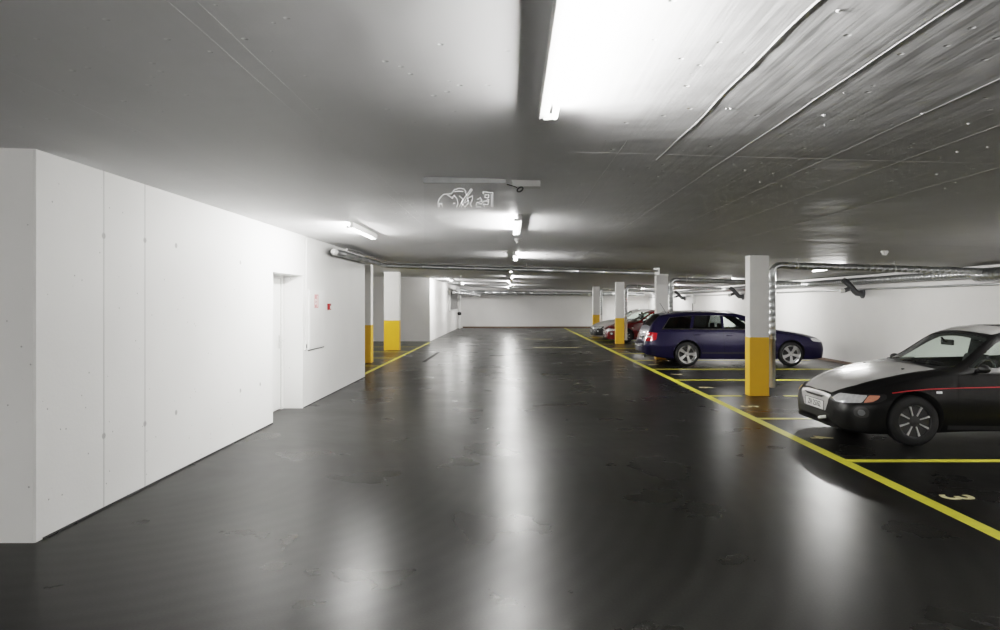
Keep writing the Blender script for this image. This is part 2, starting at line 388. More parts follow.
def text_mesh(name, s, size, mat, parent=None, loc=(0, 0, 0), rot=(0, 0, 0), ext=0.001, bold=0.0, label=None, sx=1.0):
    cu = bpy.data.curves.new(name, 'FONT'); cu.body = s; cu.size = size; cu.align_x = 'CENTER'; cu.align_y = 'CENTER'; cu.extrude = ext; cu.offset = bold
    t = bpy.data.objects.new(name, cu); COL.objects.link(t)
    me = bpy.data.meshes.new_from_object(t.evaluated_get(bpy.context.evaluated_depsgraph_get()))
    bpy.data.objects.remove(t); me.materials.clear(); me.materials.append(mat)
    o = bpy.data.objects.new(name, me); COL.objects.link(o); o.location = loc; o.rotation_euler = rot; o.scale = (sx, 1, 1)
    if parent: o.parent = parent
    return o
for i in range(1, 7):
    yc = (BAYS[i] + BAYS[i + 1]) / 2
    n = i + 2
    where = {3: 'in the empty bay nearest the camera', 4: 'on the floor before the nose of the two-tone car', 5: 'on the floor beside the nearest right column',
             6: 'in the bay just behind the nearest right column', 7: 'in the empty bay beside the blue estate', 8: 'behind the tail of the blue estate'}.get(n, 'in the far bays')
    tag(text_mesh('bay_number', str(n), .36, M['number'], None, (3.70, yc - .06, .003), (0, 0, -PI / 2), bold=.006), 'cream painted number %d %s' % (n, where), 'floor marking', 'painted bay numbers')
for k, (x0, x1, y) in enumerate(((0.55, 1.75, 31.4), (0.75, 2.55, 25.4))):  # pale strips painted as ceiling reflections in the floor
    stripe('painted_reflection', x0, x1, y - .05, y + .05, ('faint painted ceiling reflection on the far aisle floor, the farther of two', 'faint painted ceiling reflection on the far aisle floor, the nearer of two')[k], None, 'number', .002)
g = boxo('drain_channel', (-2.47, -2.37, 19.2, 23.0, 0, 0.004), M['grate']); tag(g, 'narrow dark slot drain in the floor left of the aisle', 'drain')

# columns
def column(x0, y0, w, d, label):
    bm = bmesh.new(); box(bm, 0, w, 0, d, 0, 2.57 - .028 * (x0 + w / 2), bev=.008)
    o = finish('concrete_column', bm, M['colwhite']); o.location = (x0, y0, 0)
    tag(o, label, 'column', 'columns with yellow painted feet')
    b2 = bmesh.new(); box(b2, -.003, w + .003, -.003, d + .003, 0.001, 1.025, bev=.008)
    finish('yellow_painted_foot', b2, M['yellow'], o); return o
column(4.135, 12.17, .335, .24, 'white column with yellow foot in front of the blue estate, nearest on the right')
column(4.12, 19.99, .335, .24, 'white column rising directly behind the dark blue estate')
column(4.12, 27.77, .335, .24, 'white column with yellow foot in front of the red car')
column(4.12, 35.57, .335, .24, 'farthest white column with yellow foot, beyond the silver car')
column(-4.33, 18.9, .52, .30, 'white column half hidden by the end of the left wall')
column(-4.39, 24.0, .52, .30, 'wide white column with yellow foot standing free in the left recess')

# fluorescent lamps
def lamp(cx, y0, y1, side, label, drop=None, tr=0.014, trunk=True):
    """housing rail hangs under the slab; the bare tube sits on one side of it"""
    r = empty('fluorescent_lamp', (cx, (y0 + y1) / 2, zc(cx)), label, 'lamp', 'bare tube ceiling lamps')
    hl = (y1 - y0) / 2
    boxo('housing', (-.022, .022, -hl - .03, hl + .03, -.064, .0), M['lampbody'], r, bev=.004)
    boxo('reflector_strip', (side * .022 if side > 0 else -.03, .03 if side > 0 else -.022, -hl, hl - .04, -.03, -.006), M['steel'], r)
    bm = bmesh.new(); lathe(bm, [(-hl, tr), (hl, tr)], 10, 'Y', origin=(side * .052, 0, -.058)); finish('tube', bm, M['tube'], r, smooth=True, angle=40)
    for k, (dx, dz) in enumerate(((side * .02, -.014), (side * .02, .014), (-side * .012, -.028))):      # the light the tube gives off
        ld = bpy.data.lights.new('tube_light', 'AREA'); ld.shape = 'RECTANGLE'; ld.size = .030; ld.size_y = 2 * hl - .04
        ld.energy = LAMP_W * (1.0, .55, .17)[k]; ld.color = (1.0, .985, .95)
        lo = bpy.data.objects.new('tube_light', ld); COL.objects.link(lo); lo.parent = r
        lo.location = (side * .052 + dx, 0, -.060 + dz)
        lo.rotation_euler = (0, -side * (.55, PI - .75, -PI / 2)[k], 0)
    for s in (-1, 1):
        bm = bmesh.new(); lathe(bm, [(s * hl, tr + .002), (s * (hl + .02), tr + .002)], 12, 'Y', origin=(side * .052, 0, -.058))
        box(bm, min(0, side * .052), max(0, side * .052), s * (hl + .01) - .01, s * (hl + .01) + .01, -.072, -.045)
        finish('tube_holder', bm, M['white'], r)
    return r
ordn = ['second', 'third', 'fourth', 'fifth', 'sixth', 'seventh', 'eighth']
cy = [2.58, 8.25, 13.8, 19.4, 25.0, 30.6, 36.2, 41.8]
for i, y in enumerate(cy):
    lamp((0.17 if i == 0 else 0.145) - .0075 * y, y - .75, y + .75, 1 if i % 2 == 0 else -1, 'large bright tube lamp overhead at the top edge, first of the aisle row' if i == 0 else 'bright tube lamp over the aisle, %s of the middle row from the camera' % ordn[i - 1])
lamp(0.16, -3.6, -2.1, 1, 'tube lamp over the aisle behind the camera')
lamp(-2.0, -2.6, -1.1, -1, 'added unseen tube lamp left behind the camera, brightening the left ceiling')  # added lamp out of view, lifts the left part of the ceiling
lamp(-2.0, 8.75, 10.25, -1, 'bright tube lamp above the niche door by the left wall')
lamp(-2.6, 35.2, 36.7, 1, 'far tube lamp beside the far left wall')
lamp(-2.6, 29.3, 30.8, -1, 'tube lamp by the corner where the far left wall begins')
lamp(-6.2, 21.5, 23.0, 1, 'tube lamp inside the left recess')
lamp(-7.0, -3.9, -2.4, 1, 'tube lamp in the side area left of the camera')
RL = [0.6, 7.4, 14.7, 22.2, 29.5, 37.0, 43.5]
for i, y in enumerate(RL):
    lamp(6.7, y - .75, y + .75, 1 if i != 2 else -1, ['tube lamp over the right bays behind the camera', 'tube lamp above the two-tone car', 'tube lamp behind the nearest duct on the right', 'tube lamp over the bay behind the blue estate',
         'tube lamp over the red car', 'tube lamp beyond the silver car', 'tube lamp over the last right bays'][i])

# ------------------------------------------------------------------ ventilation ducts
rr = empty('ventilation_duct', (XR - .3, 20, 0), 'long galvanised duct along the top of the right wall', 'duct')
def duct_part(name, pts, r, root, ribs=.12, **k):
    o = tubeo(name, [tuple(Vector(p) - root.location) for p in pts], r, M['galv'], root, ribs=ribs, **k); return o
duct_part('trunk', [(XR - .27, -3, 2.13), (XR - .27, 12.9, 2.13)], .125, rr)
duct_part('trunk', [(XR - .15, 12.9, 2.17), (XR - .15, 43.0, 2.17)], .085, rr)
r2 = empty('ventilation_duct', (XR - .1, 20, 0), 'thin pale pipe along the right wall below the big duct', 'pipe')
tubeo('pipe', [(0.045, -22, 1.965), (0.045, 25, 1.965)], .022, M['galv'], r2, seg=8)
r2.name = 'wall_pipe'
def drop_duct(y, zbot, label, x=4.80):
    root = empty('exhaust_duct', (x, y, 0), label, 'duct', 'duct drops behind the right columns')
    zt = zc(x) - .135
    tubeo('duct', [(0, 0, .95), (0, 0, zt), (XR - .41 - x, 0, zt - .03 * (XR - .41 - x))], .062, M['galv'], root, ribs=.11, bend=.17)
    bm = bmesh.new(); lathe(bm, [(zbot, .050), (zbot + .002, .056), (.94, .056), (.955, .066), (.99, .066)], 16, 'Z'); finish('lower_sleeve', bm, M['white'] if y > 20 else M['steel'], root, smooth=True, angle=50)
    for xx in (.45, 2.2):
        bm = bmesh.new(); z0 = zt - .03 * xx
        lathe(bm, [(-.012, .066), (.012, .066)], 14, 'X', origin=(xx, 0, z0)); box(bm, xx - .004, xx + .004, -.004, .004, z0 + .05, zc(x + xx)); finish('hanger', bm, M['white'], root)
    bm = bmesh.new(); box(bm, -.30, .0, -.01, .01, .98, 1.01); finish('wall_bracket', bm, M['galv'], root)
    return root
drop_duct(12.62, .10, 'galvanised duct bending down behind the nearest right column', 4.69)
drop_duct(20.5, .10, 'galvanised duct bending down behind the column by the blue estate', 4.66)
drop_duct(28.25, .12, 'galvanised duct with white lower sleeve beside the red car', 4.60)
drop_duct(36.1, .12, 'galvanised duct beside the farthest right column', 4.60)
# cross pipe from the left wall to the second right column
cp = empty('ceiling_pipe', (-3.05, 12.0, 0), 'galvanised pipe running along the left wall then across the aisle ceiling', 'pipe')
tubeo('pipe', [(0, 0, 2.50), (0, 4.9, 2.52), (6.55, 5.0, 2.52 - .028 * 6.5)], .055, M['galv'], cp, bend=.25, ribs=.6)
tubeo('pipe', [(.14, 0.3, 2.56), (.14, 4.75, 2.575), (6.55, 4.82, 2.575 - .028 * 6.5)], .022, M['steel'], cp, bend=.25)
bm = bmesh.new(); lathe(bm, [(-.06, .035), (0, .06), (.02, .062), (.05, .062)], 16, 'Y', origin=(0, 0, 2.50)); finish('end_cap', bm, M['white'], cp, smooth=True, angle=40)
bm = bmesh.new(); box(bm, 6.5, 6.62, 4.93, 5.07, 2.30, zc(3.5) - .002, bev=.01); finish('end_fitting', bm, M['white'], cp)
for k, xx in enumerate((1.2, 3.4, 5.4)):
    boxo('hanger', (xx - .005, xx + .005, 4.99, 5.01, 2.52 - .028 * xx, zc(-3.05 + xx)), M['steel'], cp)
# far duct
fd = empty('ventilation_duct', (-3.0, 36, 0), 'grey duct along the far left wall turning across before the far wall', 'duct')
duct_part('trunk', [(-2.95, 38.5, 2.36), (-2.7, 43.9, 2.30), (8.3, 44.2, 2.16)], .12, fd, bend=.5, ribs=.5)
duct_part('branch', [(-3.15, 37.8, 2.20), (-2.0, 43.4, 2.12)], .09, fd, ribs=.5)

# grey drain elbows coming out of the right wall
def drain(y, label):
    r = empty('drain_elbow', (XR, y, 1.86), label, 'drain pipe', 'grey drain elbows on the right wall')
    tubeo('pipe', [(-.03, 0, 0), (-.17, 0, .01), (-.40, -.04, .26), (-.52, -.05, .34)], .072, M['greypipe'], r, bend=.1)
    bm = bmesh.new(); lathe(bm, [(-.035, .115), (-.028, .125), (-.001, .125)], 24, 'X'); finish('wall_flange', bm, M['greypipe'], r, smooth=True, angle=40)
    tubeo('side_branch', [(-.33, -.02, .13), (-.50, -.05, .07)], .055, M['greypipe'], r)
    bm = bmesh.new(); lathe(bm, [(-.60, .05), (-.59, .058), (-.50, .058)], 16, 'X', origin=(0, -.05, .065)); finish('pale_cap', bm, M['white'], r)
    bm = bmesh.new(); lathe(bm, [(-.185, .072), (-.155, .072)], 18, 'X', origin=(0, 0, .01)); finish('socket_ring', bm, M['greypipe'], r)
drain(17.65, 'dark grey drain elbow on the right wall above the black car bonnet, nearest of three')
drain(26.8, 'dark grey drain elbow on the right wall just left of the nearest column')
drain(35.8, 'dark grey drain elbow on the right wall farthest from the camera')
wb = empty('wall_box', (XR, 34, 1.7), 'small white box with a pipe on the far right wall', 'box')
boxo('cover', (-.12, -.001, -.2, .2, -.1, .35), M['white'], wb, bev=.01); tubeo('pipe', [(-.05, .1, -.1), (-.05, .1, -.6)], .02, M['greypipe'], wb)

# smoke detectors and small ceiling fittings
def detector(x, y, label):
    bm = bmesh.new(); z = zc(x); lathe(bm, [(z + .002, .055), (z - .02, .055), (z - .035, .04), (z - .06, .032), (z - .066, .02)], 20, 'Z', origin=(x, y, 0))
    o = finish('smoke_detector', bm, M['white'], smooth=True, angle=40); tag(o, label, 'smoke detector', 'round ceiling detectors')
detector(5.67, 10.65, 'round white smoke detector on the ceiling above the black car')
detector(5.5, 21.5, 'round white smoke detector above the blue estate roof')
detector(0.09, 10.3, 'round white smoke detector in line with the aisle lamps')
detector(-1.9, 25.6, 'round white smoke detector on the far left part of the ceiling')

# left wall fittings
hc = empty('hose_cabinet', (LW, 11.5, .88), 'flush white fire hose cabinet with a small red sign on the left wall', 'cabinet')
bm = bmesh.new(); box(bm, .0, .022, -.47, .45, 0, .95, bev=.004); finish('frame', bm, M['doorw'], hc)
boxo('door', (.022, .028, -.44, .42, .03, .92), M['doorw'], hc, bev=.002)
boxo('shadow_gap', (.0, .012, -.475, .455, -.012, 0), M['darkgap_shade'], hc)
sg = boxo('hose_sign', (.028, .031, -.19, .03, .66, .88), simple('faded_red_sign', (0.62, .25, .25), .5), hc)
M['pale'] = simple('pale_sign_print', (.85, .8, .8), .5)
bm = bmesh.new(); lathe(bm, [(.031, .05), (.0325, .05)], 20, 'X', origin=(0, -.12, .76)); box(bm, .031, .0325, -.05, -.02, .68, .86); finish('hose_symbol', bm, M['pale'], sg)
bm = bmesh.new(); lathe(bm, [(.0325, .022), (.034, .022)], 14, 'X', origin=(0, -.12, .76)); finish('hose_symbol_centre', bm, M['red'], sg)
fc = empty('fire_call_point', (LW, 12.25, 1.5), 'small red fire alarm call point on the left wall', 'alarm button')
boxo('case', (.0, .045, -.05, .05, 0, .11), M['red'], fc, bev=.006); boxo('glass_panel', (.045, .048, -.028, .028, .02, .07), M['pale'], fc); boxo('key_lock', (.045, .05, -.01, .01, .085, .10), M['dark'], fc)
sw = empty('light_switch', (LW, 10.9, .95), 'small light switch on the left wall beside the niche door', 'switch')
boxo('plate', (0, .02, -.04, .04, -.06, .06), M['white'], sw, bev=.004); boxo('rocker', (.02, .028, -.022, .022, -.03, .03), M['greypipe'], sw, bev=.003)
tubeo('conduit', [(.012, 0, .06), (.012, 0, 1.69)], .010, M['white'], sw, seg=8)
# foil covered opening with a valve on the far left wall
fo = empty('foil_panel', (-3.46, 41.0, 1.25), 'crumpled grey foil sheet covering an opening high on the far left wall', 'panel')
bm = bmesh.new()
nx, nz = 14, 10
g = [[bm.verts.new((.04 + .05 * random.random(), -2.6 + 5.2 * i / nx, 1.0 * j / nz)) for j in range(nz + 1)] for i in range(nx + 1)]
for i in range(nx):
    for j in range(nz): bm.faces.new((g[i][j], g[i + 1][j], g[i + 1][j + 1], g[i][j + 1]))
finish('sheet', bm, M['foil'], fo, smooth=True)
bm = bmesh.new()
for d in ((-2.65, -2.6, 0, 1), (2.6, 2.65, 0, 1), (-2.65, 2.65, -.05, 0), (-2.65, 2.65, 1, 1.05)): box(bm, .0, .09, d[0], d[1], d[2], d[3])
finish('frame', bm, M['white'], fo)
rp = empty('riser_pipe', (-3.32, 44.3, 0), 'white riser pipe with a dark valve in the far left corner', 'pipe')
tubeo('pipe', [(0, 0, .0), (0, 0, 2.3)], .06, M['white'], rp)
bm = bmesh.new(); lathe(bm, [(.85, .08), (.90, .12), (1.0, .12), (1.05, .08)], 16, 'Z'); tube(bm, [(0, 0, .95), (-.0, -.25, 1.0)], .05); finish('valve', bm, M['dark'], rp, smooth=True, angle=40)

# the hanging clear sign
sgn = empty('hanging_sign', (-.36, 5.38, zc(-.36)), 'clear hanging sign panel with thin white etched drawing under the ceiling', 'sign')
zt = 0
def sl(x): return -.028 * x
boxo('top_rail', (-.32, .31, -.012, .012, -.040, .008), M['galv'], sgn, bev=.003)
boxo('panel', (-.315, .25, -.002, .002, -.50, -.040), M['clear'], sgn)
def etch(polys, name='etched_drawing', w=.0026):
    bm = bmesh.new()
    for pl in polys:
        for a, b in zip(pl, pl[1:]):
            p = [((420 + q[0] / 7.69 - 512) / 700 * 5.37 + .36, -(.0) + (303 - (165 + q[1] / 7.69)) / 700 * 5.37 + CAM_H - zc(-.36)) for q in (a, b)]
            d = Vector((p[1][0] - p[0][0], p[1][1] - p[0][1])); L = d.length
            if L < 1e-5: continue
            n = Vector((-d.y, d.x)) / L * w
            quad(bm, [(p[0][0] + n.x, -.004, p[0][1] + n.y), (p[1][0] + n.x, -.004, p[1][1] + n.y), (p[1][0] - n.x, -.004, p[1][1] - n.y), (p[0][0] - n.x, -.004, p[0][1] - n.y)])
    return finish(name, bm, M['etch'], sgn, fixn=False)
etch([[(140, 322), (138, 285), (150, 255), (180, 225), (215, 222), (245, 222)], [(150, 322), (150, 295), (165, 295), (172, 322)], [(245, 218), (262, 190), (300, 178), (335, 182), (355, 205)],
      [(210, 228), (250, 255), (262, 232), (285, 262), (292, 300), (278, 322)], [(300, 322), (345, 245), (395, 180)], [(315, 326), (358, 250), (402, 188)], [(262, 205), (300, 200), (330, 205)], [(300, 235), (330, 262), (318, 290), (345, 322)],
      [(345, 322), (372, 290), (365, 255), (402, 235), (405, 262), (385, 300), (395, 322)], [(345, 205), (362, 235)], [(250, 300), (270, 290)], [(340, 290), (375, 270)]])
etch([[(485, 222), (485, 205), (560, 212), (560, 326)], [(548, 222), (548, 322)], [(500, 250), (500, 228), (528, 228), (528, 250), (500, 250)],
      [(430, 310), (440, 285), (470, 300), (490, 275), (530, 280), (520, 305), (490, 300), (495, 322)], [(440, 265), (465, 250), (475, 275), (455, 285)], [(430, 322), (470, 322)], [(520, 260), (530, 268), (505, 270)]])
gb = empty('ceiling_junction_box', (.05, 5.42, zc(.05)), 'flat white box on the ceiling right of the clear sign with a cable ring', 'box')
boxo('cover', (-.05, .17, -.02, .09, -.05, .004), M['lampbody'], gb, bev=.005)
tubeo('cable', [(-.09, -.03, -.035), (-.05, -.03, -.045), (-.01, -.03, -.06)], .004, M['dark'], gb, seg=6)
bm = bmesh.new()
ringp = [(-.0 + .022 * math.cos(t * 2 * PI / 16) + .012, -.035, -.075 + .016 * math.sin(t * 2 * PI / 16) + .008 * math.cos(t * 2 * PI / 16)) for t in range(17)]
tube(bm, ringp, .006, seg=6, bend=.002); finish('cable_ring', bm, M['greypipe'], gb, smooth=True)

# ------------------------------------------------------------------ cars
def pchip(keys):
    xs = [k[0] for k in keys]; ys = [k[1] for k in keys]; n = len(xs)
    if n == 1: return lambda x: ys[0]
    h = [xs[i + 1] - xs[i] for i in range(n - 1)]; d = [(ys[i + 1] - ys[i]) / h[i] for i in range(n - 1)]
    m = [0.0] * n; m[0] = d[0]; m[-1] = d[-1]
    for i in range(1, n - 1):
        if d[i - 1] * d[i] <= 0: m[i] = 0
        else:
            w1 = 2 * h[i] + h[i - 1]; w2 = h[i] + 2 * h[i - 1]; m[i] = (w1 + w2) / (w1 / d[i - 1] + w2 / d[i])
    def f(x):
        if x <= xs[0]: return ys[0]
        if x >= xs[-1]: return ys[-1]
        i = 0
        while x > xs[i + 1]: i += 1
        t = (x - xs[i]) / h[i]; t2 = t * t; t3 = t2 * t
        return (2 * t3 - 3 * t2 + 1) * ys[i] + (t3 - 2 * t2 + t) * h[i] * m[i] + (-2 * t3 + 3 * t2) * ys[i + 1] + (t3 - t2) * h[i] * m[i + 1]
    return f
def catmull(P, sub):
    out = []
    n = len(P)
    for i in range(n - 1):
        p0 = P[i - 1] if i > 0 else (-P[1][0], P[1][1]) if abs(P[0][0]) < 1e-6 else P[0]
        p1, p2 = P[i], P[i + 1]
        p3 = P[i + 2] if i + 2 < n else (-P[n - 2][0], P[n - 2][1])
        k = 0.32
        for s in range(sub):
            t = s / sub; t2 = t * t; t3 = t2 * t
            q = []
            for c in (0, 1):
                m1 = k * (p2[c] - p0[c]); m2 = k * (p3[c] - p1[c])
                q.append((2 * t3 - 3 * t2 + 1) * p1[c] + (t3 - 2 * t2 + t) * m1 + (-2 * t3 + 3 * t2) * p2[c] + (t3 - t2) * m2)
            out.append(tuple(q))
    out.append(P[-1]); return out
def shell_bm(sp, inset=0.0, x0=None, x1=None, zfloor=None, topin=0.0, n=110, sub=5):
    F = {k: pchip(v) for k, v in sp['f'].items()}
    L = sp['L']
    a = 0.0 if x0 is None else x0; b = L if x1 is None else x1
    xs = []
    for i in range(n + 1):
        t = i / n
        if x0 is None: t = 0.5 - 0.5 * math.cos(PI * t) if False else t + 0.055 * math.sin(2 * PI * t) * -1.0 * 1.0
        xs.append(a + (b - a) * max(0, min(1, t)))
    if x0 is None:
        xs = sorted(set([0, .006, .015, .03, .05, .075, .1, .13] + [round(.16 + (L - .32) * i / 96, 5) for i in range(97)] + [L - .13, L - .1, L - .075, L - .05, L - .03, L - .015, L - .006, L]))
    bm = bmesh.new(); rings = []
    for x in xs:
        g = lambda k: F[k](x)
        zb = g('zb') if zfloor is None else zfloor
        wb, wm, ws, wr = (max(.05, g(k) - inset) for k in ('wb', 'wm', 'ws', 'wr'))
        zm, zs, zr, zt = g('zm'), g('zs'), g('zr') - topin, g('zt') - topin
        P = [(0, zb), (wb * .88, zb), (wb, zb + .03), (wm, max(zm, zb + .08)), (ws + (wm - ws) * .35, zs - (zs - zm) * .18), (ws, zs), (wr, max(zr, zs + .01)), (wr * .55, zr + (zt - zr) * .72), (0, max(zt, zs + .015))]
        H = catmull(P, sub)
        full = [(x, -p[0], p[1]) for p in H] + [(x, p[0], p[1]) for p in H[-2:0:-1]]
        rings.append([bm.verts.new(q) for q in full])
    m = len(rings[0])
    for r0, r1 in zip(rings, rings[1:]):
        for i in range(m): bm.faces.new((r0[i], r0[(i + 1) % m], r1[(i + 1) % m], r1[i]))
    bm.faces.new(rings[0][::-1]); bm.faces.new(rings[-1])
    bmesh.ops.recalc_face_normals(bm, faces=bm.faces)
    return bm
def round_poly(P, r=.03, n=4):
    out = []
    for i in range(len(P)):
        p, a, b = Vector(P[i]), Vector(P[i - 1]), Vector(P[(i + 1) % len(P)])
        rr = min(r, (a - p).length * .45, (b - p).length * .45)
        s, e = p + (a - p).normalized() * rr, p + (b - p).normalized() * rr
        for k in range(n + 1):
            t = k / n; q = s * (1 - t) ** 2 + p * 2 * t * (1 - t) + e * t * t; out.append((q.x, q.y))
    return out
PROJ = {'near': (Vector((1, 0, 0)), Vector((0, 0, 1)), Vector((0, 1, 0))), 'off': (Vector((1, 0, 0)), Vector((0, 0, 1)), Vector((0, -1, 0))),
        'top': (Vector((1, 0, 0)), Vector((0, 1, 0)), Vector((0, 0, -1))), 'front': (Vector((0, 1, 0)), Vector((0, 0, 1)), Vector((1, 0, 0))),
        'rear': (Vector((0, 1, 0)), Vector((0, 0, 1)), Vector((-1, 0, 0)))}
c45 = math.sqrt(.5)
PROJ['fn'] = (Vector((c45, -c45, 0)), Vector((0, 0, 1)), Vector((c45, c45, 0)))      # front corner, near side (y<0)
PROJ['fo'] = (Vector((c45, c45, 0)), Vector((0, 0, 1)), Vector((c45, -c45, 0)))
PROJ['rn'] = (Vector((c45, c45, 0)), Vector((0, 0, 1)), Vector((-c45, c45, 0)))      # rear corner, y<0
PROJ['ro'] = (Vector((c45, -c45, 0)), Vector((0, 0, 1)), Vector((-c45, -c45, 0)))
def patch(name, poly, proj, bvh, off, mat, parent, grid=.05, rnd=0, thick=0.0, smooth=True):
    A, B, D = PROJ[proj]
    if rnd: poly = round_poly(poly, rnd)
    bm = bmesh.new()
    f = bm.faces.new([bm.verts.new((p[0], p[1], 0)) for p in poly])
    us = [p[0] for p in poly]; vs = [p[1] for p in poly]
    for k in range(int(math.floor(min(us) / grid)) + 1, int(math.ceil(max(us) / grid))):
        bmesh.ops.bisect_plane(bm, geom=bm.verts[:] + bm.edges[:] + bm.faces[:], plane_co=(k * grid, 0, 0), plane_no=(1, 0, 0))
    for k in range(int(math.floor(min(vs) / grid)) + 1, int(math.ceil(max(vs) / grid))):
        bmesh.ops.bisect_plane(bm, geom=bm.verts[:] + bm.edges[:] + bm.faces[:], plane_co=(0, k * grid, 0), plane_no=(0, 1, 0))
    bmesh.ops.triangulate(bm, faces=[f for f in bm.faces if len(f.verts) > 4])
    pos = {}
    for v in bm.verts:
        o = A * v.co.x + B * v.co.y - D * 8.0 + (Vector((0, 0, 0)))
        hit, nrm, idx, dist = bvh.ray_cast(o, D)
        if hit is None:
            # fall back on the closest point of the skin to the ray
            q = A * v.co.x + B * v.co.y; q = q + D * ((Vector((1.0, 0, .5)) - q).dot(D) * 0)
            hit, nrm, idx, dist = bvh.find_nearest(q)
        if nrm.dot(D) > 0: nrm = -nrm
        pos[v] = hit + nrm * off
    for v, p in pos.items(): v.co = p
    for fc_ in bm.faces:
        fc_.normal_update()
        if fc_.normal.dot(D) > 0: fc_.normal_flip()
    if thick:
        geo = bmesh.ops.solidify(bm, geom=bm.faces[:], thickness=-thick)
    o = finish(name, bm, mat, parent, smooth=smooth, angle=60, fixn=False)
    return o
def line_patch(name, pts, w, proj, bvh, off, mat, parent, grid=.08):
    up, dn = [], []
    for i, p in enumerate(pts):
        a = Vector(pts[max(0, i - 1)]); b = Vector(pts[min(len(pts) - 1, i + 1)]); d = (b - a).normalized(); n = Vector((-d.y, d.x)) * w / 2
        up.append((p[0] + n.x, p[1] + n.y)); dn.append((p[0] - n.x, p[1] - n.y))
    return patch(name, up + dn[::-1], proj, bvh, off, mat, parent, grid)
def prism_bm(poly, proj, d0, d1):
    A, B, D = PROJ[proj]; bm = bmesh.new()
    a = [bm.verts.new(A * p[0] + B * p[1] + D * d0) for p in poly]; b = [bm.verts.new(A * p[0] + B * p[1] + D * d1) for p in poly]
    bm.faces.new(a[::-1]); bm.faces.new(b); n = len(a)
    for i in range(n): bm.faces.new((a[i], a[(i + 1) % n], b[(i + 1) % n], b[i]))
    bmesh.ops.recalc_face_normals(bm, faces=bm.faces); return bm
def boolean(body, bm, mat):
    me = bpy.data.meshes.new('c'); bm.to_mesh(me); bm.free(); me.materials.append(mat)
    c = bpy.data.objects.new('c', me); COL.objects.link(c)
    md = body.modifiers.new('b', 'BOOLEAN'); md.object = c; md.operation = 'DIFFERENCE'; md.solver = 'EXACT'; md.material_mode = 'TRANSFER'
    new = bpy.data.meshes.new_from_object(body.evaluated_get(bpy.context.evaluated_depsgraph_get()))
    body.modifiers.clear(); old = body.data; body.data = new; bpy.data.meshes.remove(old)
    bpy.data.objects.remove(c); bpy.data.meshes.remove(me)

M['tyre'] = simple('tyre_rubber', (0.014, 0.014, 0.015), 0.75, bump=.2)
M['alloy'] = simple('silver_alloy', (0.62, 0.62, 0.63), 0.28, 0.9)
M['rimdark'] = simple('dark_wheel_cover', (0.03, 0.03, 0.032), 0.4)
M['well'] = simple('wheel_well_black', (0.008, 0.008, 0.008), 0.9)
M['cabin'] = simple('dark_cabin_trim', (0.018, 0.018, 0.02), 0.8)
M['glass'] = glassm('green_tinted_glass', (0.86, 0.93, 0.89))
M['glassdk'] = glassm('dark_tinted_glass', (0.12, 0.13, 0.13))
M['lens'] = simple('headlight_lens', (0.82, 0.84, 0.86), 0.12, 0.35, coat=1.0, var=.35, scale=26)
M['amber'] = simple('amber_lens', (0.75, 0.30, 0.20), 0.15, 0.2, coat=1.0, var=.2, scale=30)
M['redlens'] = simple('red_lens', (0.55, 0.012, 0.02), 0.12, 0.1, coat=1.0, var=.25, scale=20)
M['chrome'] = simple('chrome_trim', (0.75, 0.75, 0.75), 0.12, 1.0)
M['platew'] = simple('plate_white', (0.78, 0.78, 0.76), 0.4)
M['mirror'] = simple('mirror_glass', (0.8, 0.8, 0.8), 0.02, 1.0)
M['mattegrey'] = simple('black_bumper_plastic', (0.03, 0.03, 0.032), 0.42)

